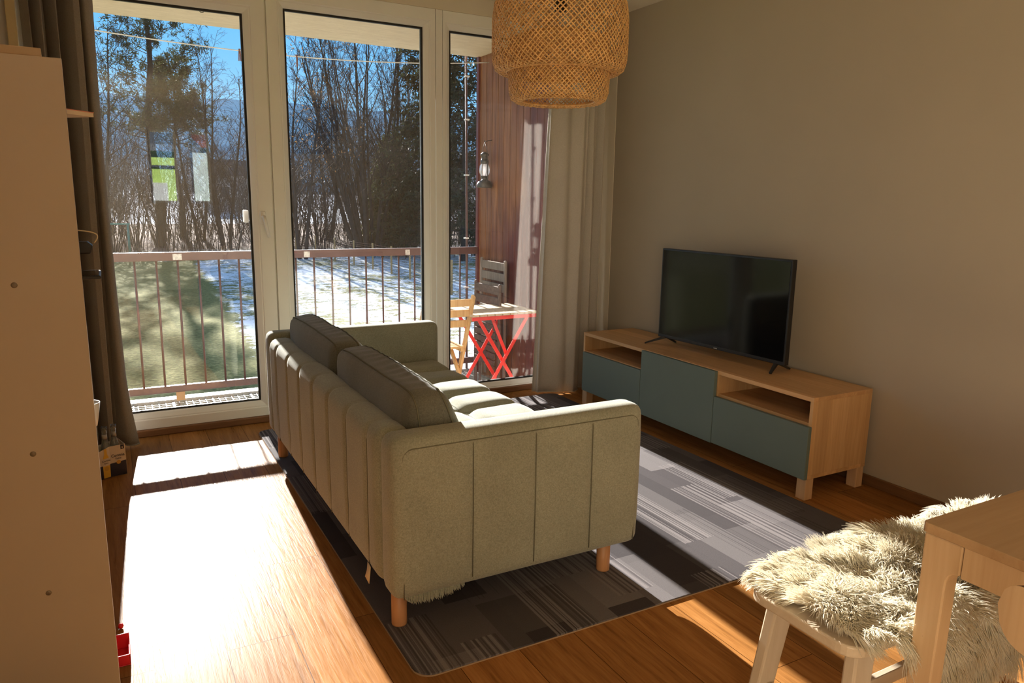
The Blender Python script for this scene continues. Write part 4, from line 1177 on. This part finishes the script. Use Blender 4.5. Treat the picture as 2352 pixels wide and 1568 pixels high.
pine('tall dark pine rising behind the lawn in the balcony door', 3.3, 54, 17.0, .34, 21)
pine('thin leaning pine close behind the tall pine', 4.7, 60, 13.0, .22, 33, .5)

twigs = [dict(seg=10, wob=.035, up=.03, n=6, rmin=.02), dict(seg=7, wob=.07, up=.07, n=4, num=13, len=.36, ang=34, rad=.5, rmin=.013, **{'from': .25}), dict(seg=5, wob=.11, up=.05, n=3, num=8, len=.42, ang=38, rad=.55, rmin=.008, **{'from': .15}), dict(seg=3, wob=.15, up=.03, n=3, num=5, len=.45, ang=40, rad=.6, rmin=.006, **{'from': .15})]
# many stemmed bare tree in the middle window
r_ = thing('bare_tree', 'many stemmed bare tree fanning out behind the lawn in the middle window', 'tree', spot(17.8, 47)); T = Tree(5)
for i in range(15):
    a = -1 + 2 * i / 14 + T.r.uniform(-.06, .06); L = T.r.uniform(12.5, 16.5) * (1 - .16 * abs(a))
    T.branch(Vector((a * .75, T.r.uniform(-.5, .5), 0)), Vector((a * .30, T.r.uniform(-.12, .12), 1)), L, T.r.uniform(.10, .19), 0, twigs)
T.wood('trunk', M['bark'], r_)

birch = [dict(seg=10, wob=.04, up=.03, n=5, rmin=.02), dict(seg=7, wob=.08, up=.02, n=3, num=20, len=.33, ang=42, rad=.45, rmin=.010, **{'from': .22}), dict(seg=5, wob=.12, up=-.02, n=3, num=8, len=.5, ang=40, rad=.55, rmin=.007, **{'from': .15}), dict(seg=4, wob=.12, up=-.12, n=3, num=4, len=.5, ang=40, rad=.6, rmin=.005, **{'from': .2})]
def bare(name, label, az, dist, hgt, rad, seed, stems=1, spec=birch, group=None, leaf=None):
    r_ = thing(name, label, 'tree', spot(az, dist), 0, group); T = Tree(seed)
    for i in range(stems):
        a = T.r.random() * 6.28; lean = .12 if stems > 1 else .03
        T.branch(Vector((math.cos(a) * .2 * (stems > 1), math.sin(a) * .2 * (stems > 1), 0)), Vector((math.cos(a) * lean, math.sin(a) * lean, 1)), hgt * T.r.uniform(.85, 1.05), rad, 0, spec)
    T.wood('trunk', M['bark'], r_)
    if leaf:
        pts = [q for q in T.tips if T.r.random() < .22]
        T.tufts('leaves', M['dead_leaf'], r_, 1, .11, .09, .8, pts)
    return r_
b1 = bare('birch_tree', 'slender bare birch at the left edge of the balcony door', .4, 50, 14.5, .14, 41, 2)
b2 = bare('birch_tree', 'pair of bare birches between the pine and the door frame', 7.6, 52, 12.5, .12, 52, 3)
b3 = bare('beech_tree', 'young tree holding brown dry leaves at the left of the middle window', 12.9, 44, 12.5, .12, 63, 2, leaf=True)
b4 = bare('birch_tree', 'bare tree behind the left shoulder of the many stemmed tree', 14.8, 58, 14.0, .14, 74, 3)
b5 = bare('birch_tree', 'bare tree behind the right shoulder of the many stemmed tree', 20.0, 56, 14.0, .14, 85, 3)
b6 = bare('birch_tree', 'bare tree just right of the tall pine', 5.9, 57, 11.5, .12, 96, 2)

def spruce(label, az, dist, hgt, wid, seed, m='spruce', kind='spruce_tree', group=None):
    r_ = thing(kind, label, 'tree', spot(az, dist), 0, group); T = Tree(seed); rg = T.r
    pts = [Vector((0, 0, hgt * i / 8)) for i in range(9)]; T.tube(pts, [.22 * (1 - .9 * i / 8) for i in range(9)], 6)
    bs = [dict(seg=5, wob=.06, up=-.05, n=3, rmin=.012), dict(seg=3, wob=.1, up=-.06, n=3, num=9, len=.36, ang=50, rad=.5, rmin=.006, **{'from': .12})]
    for i in range(95):
        t = .06 + .93 * (i + rg.random()) / 95; a = rg.random() * 6.28; L = wid * (1 - t) ** .75 + .25
        T.branch(Vector((0, 0, hgt * t)), Vector((math.cos(a), math.sin(a), .12)), L * rg.uniform(.75, 1.1), .04, 0, bs)
    T.wood('trunk', M['bark'], r_); T.tufts('foliage', M[m], r_, 6, .42, .13, .6, None, .4)
    return r_
spruce('dark spruce at the right edge of the middle window', 22.3, 46, 16.5, 3.6, 7)
spruce('dark spruce showing beside the red boarded wall', 25.0, 43, 17.0, 3.6, 8)
spruce('smaller evergreen behind the many stemmed tree', 19.6, 52, 7.5, 2.4, 9, 'evergreen_leaf', 'evergreen_tree')

bushs = [dict(seg=6, wob=.08, up=.05, n=4, rmin=.010), dict(seg=5, wob=.12, up=.05, n=3, num=8, len=.5, ang=34, rad=.5, rmin=.008, **{'from': .12}), dict(seg=3, wob=.16, up=.03, n=3, num=7, len=.5, ang=40, rad=.6, rmin=.006, **{'from': .12})]
protos = []
for s1 in range(4):
    r_ = thing('bare_bush', 'leafless brown bush in the thicket along the far edge of the lawn', 'bush', (0, 0, 0), 0, 'leafless bushes behind the lawn'); T = Tree(200 + s1)
    for i in range(9):
        a = T.r.random() * 6.28; T.branch(Vector((math.cos(a) * .3, math.sin(a) * .3, 0)), Vector((math.cos(a) * .28, math.sin(a) * .28, 1)), T.r.uniform(4.2, 7.2), .034, 0, bushs)
    T.wood('twigs', M['twig'], r_); protos.append(r_)
rb = random.Random(77); n_ = 0
for row, (dist, na) in enumerate(((50, 19), (57, 19), (65, 16))):
    for i in range(na):
        az = -1.5 + 28.5 * (i + .5 + rb.uniform(-.35, .35)) / na
        o = protos[n_] if n_ < 4 else copy_tree(protos[n_ % 4]); n_ += 1
        dd = dist + rb.uniform(-3, 3)
        if abs(az - 17.8) < 1.0 and dist < 55: dd += 6
        o.location = spot(az, dd); o.rotation_euler = (0, 0, rb.random() * 6.28); sc_ = rb.uniform(.75, 1.25); o.scale = (sc_, sc_, sc_)
# thin saplings and brush: nobody could count them
T = Tree(400); sap = [dict(seg=4, wob=.06, up=.03, n=3, rmin=.010), dict(seg=2, wob=.15, up=.05, n=3, num=3, len=.4, ang=35, rad=.5, rmin=.007, **{'from': .3})]
for i in range(700):
    az = -2 + 29.5 * T.r.random(); p = Vector(spot(az, 46 + 22 * T.r.random() ** 1.3)); T.branch(p, Vector((T.r.gauss(0, .1), T.r.gauss(0, .1), 1)), T.r.uniform(1.2, 4.5), T.r.uniform(.012, .03), 0, sap)
u_ = T.wood('undergrowth', M['twig'], None); tag(u_, 'tangle of thin saplings and brush behind the lawn', 'undergrowth', None, 'stuff')

# wire fence along the edge of the lawn, running nearer to the right
fe = thing('wire_fence', 'wire garden fence on posts in front of the thicket', 'fence', spot(17, 42))
fp = [spot(az, d) for az, d in ((10.5, 50), (12.4, 47.5), (13.8, 45), (15.2, 42.5), (16.6, 40), (18, 37.5), (19.4, 35), (20.8, 32.5), (22.2, 30), (24, 27.5), (26, 25))]
for p in fp: MB().box((p[0] - .035, p[1] - .035, p[2] - .1), (p[0] + .035, p[1] + .035, p[2] + 1.35)).build('post', M['teak'], fe)
wm = MB()
for a, b in zip(fp[:-1], fp[1:]):
    for k in range(12): wm.bar((a[0], a[1], a[2] + .12 + .105 * k), (b[0], b[1], b[2] + .12 + .105 * k), .010, .010)
wm.build('wire_mesh', plain('rusty_wire', (.17, .085, .065), .6), fe)
p = spot(1.35, 45)
cp = thing('washing_line_post', 'green T shaped washing line post at the far left of the lawn', 'post', p)
grn = plain('green_paint', (.03, .20, .15), .5)
MB().tube([(p[0], p[1], p[2]), (p[0], p[1], p[2] + 2.0)], .06, 8).build('upright', grn, cp)
MB().bar((p[0] - .9, p[1], p[2] + 2.0), (p[0] + .1, p[1], p[2] + 2.0), .09, .09).build('crossbar', grn, cp)

# ------------------------------------------------------------------ light
sun = bpy.data.objects.new('sun', bpy.data.lights.new('sun', 'SUN')); col.objects.link(sun)
sun.data.energy = 15.5; sun.data.angle = R(.6); sun.data.color = (1.0, .955, .88)
el = R(20.9); tv_ = Vector((-.042 * math.cos(el), -.9991 * math.cos(el), -math.sin(el)))
sun.rotation_euler = tv_.to_track_quat('-Z', 'Y').to_euler(); sun.location = (0, 12, 12)

wd = bpy.data.worlds.new('sky'); sc.world = wd; wd.use_nodes = True
nt = wd.node_tree; bg = nt.nodes['Background']
tc = nt.nodes.new('ShaderNodeTexCoord'); sx2 = nt.nodes.new('ShaderNodeSeparateXYZ'); rp = nt.nodes.new('ShaderNodeValToRGB')
nt.links.new(tc.outputs['Generated'], sx2.inputs[0]); nt.links.new(sx2.outputs[2], rp.inputs[0]); nt.links.new(rp.outputs[0], bg.inputs[0])
e = rp.color_ramp.elements; e[0].position = 0; e[0].color = (.55, .74, .92, 1); e[1].position = 1; e[1].color = (.36, .52, .80, 1)
for p_, c_ in ((.10, (.26, .62, .98)), (.22, (.13, .50, .98)), (.5, (.30, .50, .80))):
    q = e.new(p_); q.color = (*c_, 1)
bg.inputs[1].default_value = .85

def area(name, loc, size, energy, color, rot):
    l = bpy.data.lights.new(name, 'AREA'); l.shape = 'RECTANGLE'; l.size, l.size_y = size; l.energy = energy; l.color = color
    o = bpy.data.objects.new(name, l); o.location = loc; o.rotation_euler = rot; col.objects.link(o); return o
area('added_warm_fill', (XL - .25, -3.3, 1.0), (1.7, 1.9), 80, (1.0, .78, .48), (0, R(-90), 0))  # added fill light, brightens the room from outside the invented left window

# ------------------------------------------------------------------ camera
cam = bpy.data.objects.new('camera', bpy.data.cameras.new('camera')); col.objects.link(cam)
Rc = Matrix.Rotation(-.5022827585, 3, 'Z') @ Matrix.Rotation(1.3809697819, 3, 'X') @ Matrix.Rotation(.0160627404, 3, 'Z')
cam.matrix_world = Matrix.Translation((-3.09833, -2.107187, 1.315397)) @ Rc.to_4x4()
cam.data.sensor_width = 36; cam.data.sensor_fit = 'HORIZONTAL'; cam.data.lens = 1691.2464828 / 2352 * 36
cam.data.clip_start = .02; cam.data.clip_end = 2000
sc.camera = cam
sc.view_settings.view_transform = 'Standard'; sc.view_settings.look = 'None'; sc.view_settings.exposure = 0.56; sc.view_settings.gamma = 1.0
sc.view_settings.use_curve_mapping = False
sc.cycles.use_denoising = True
sc.cycles.adaptive_threshold = .05
sc.cycles.max_bounces = 10; sc.cycles.diffuse_bounces = 9; sc.cycles.glossy_bounces = 4; sc.cycles.transmission_bounces = 8; sc.cycles.transparent_max_bounces = 16
sc.cycles.sample_clamp_indirect = 6.0
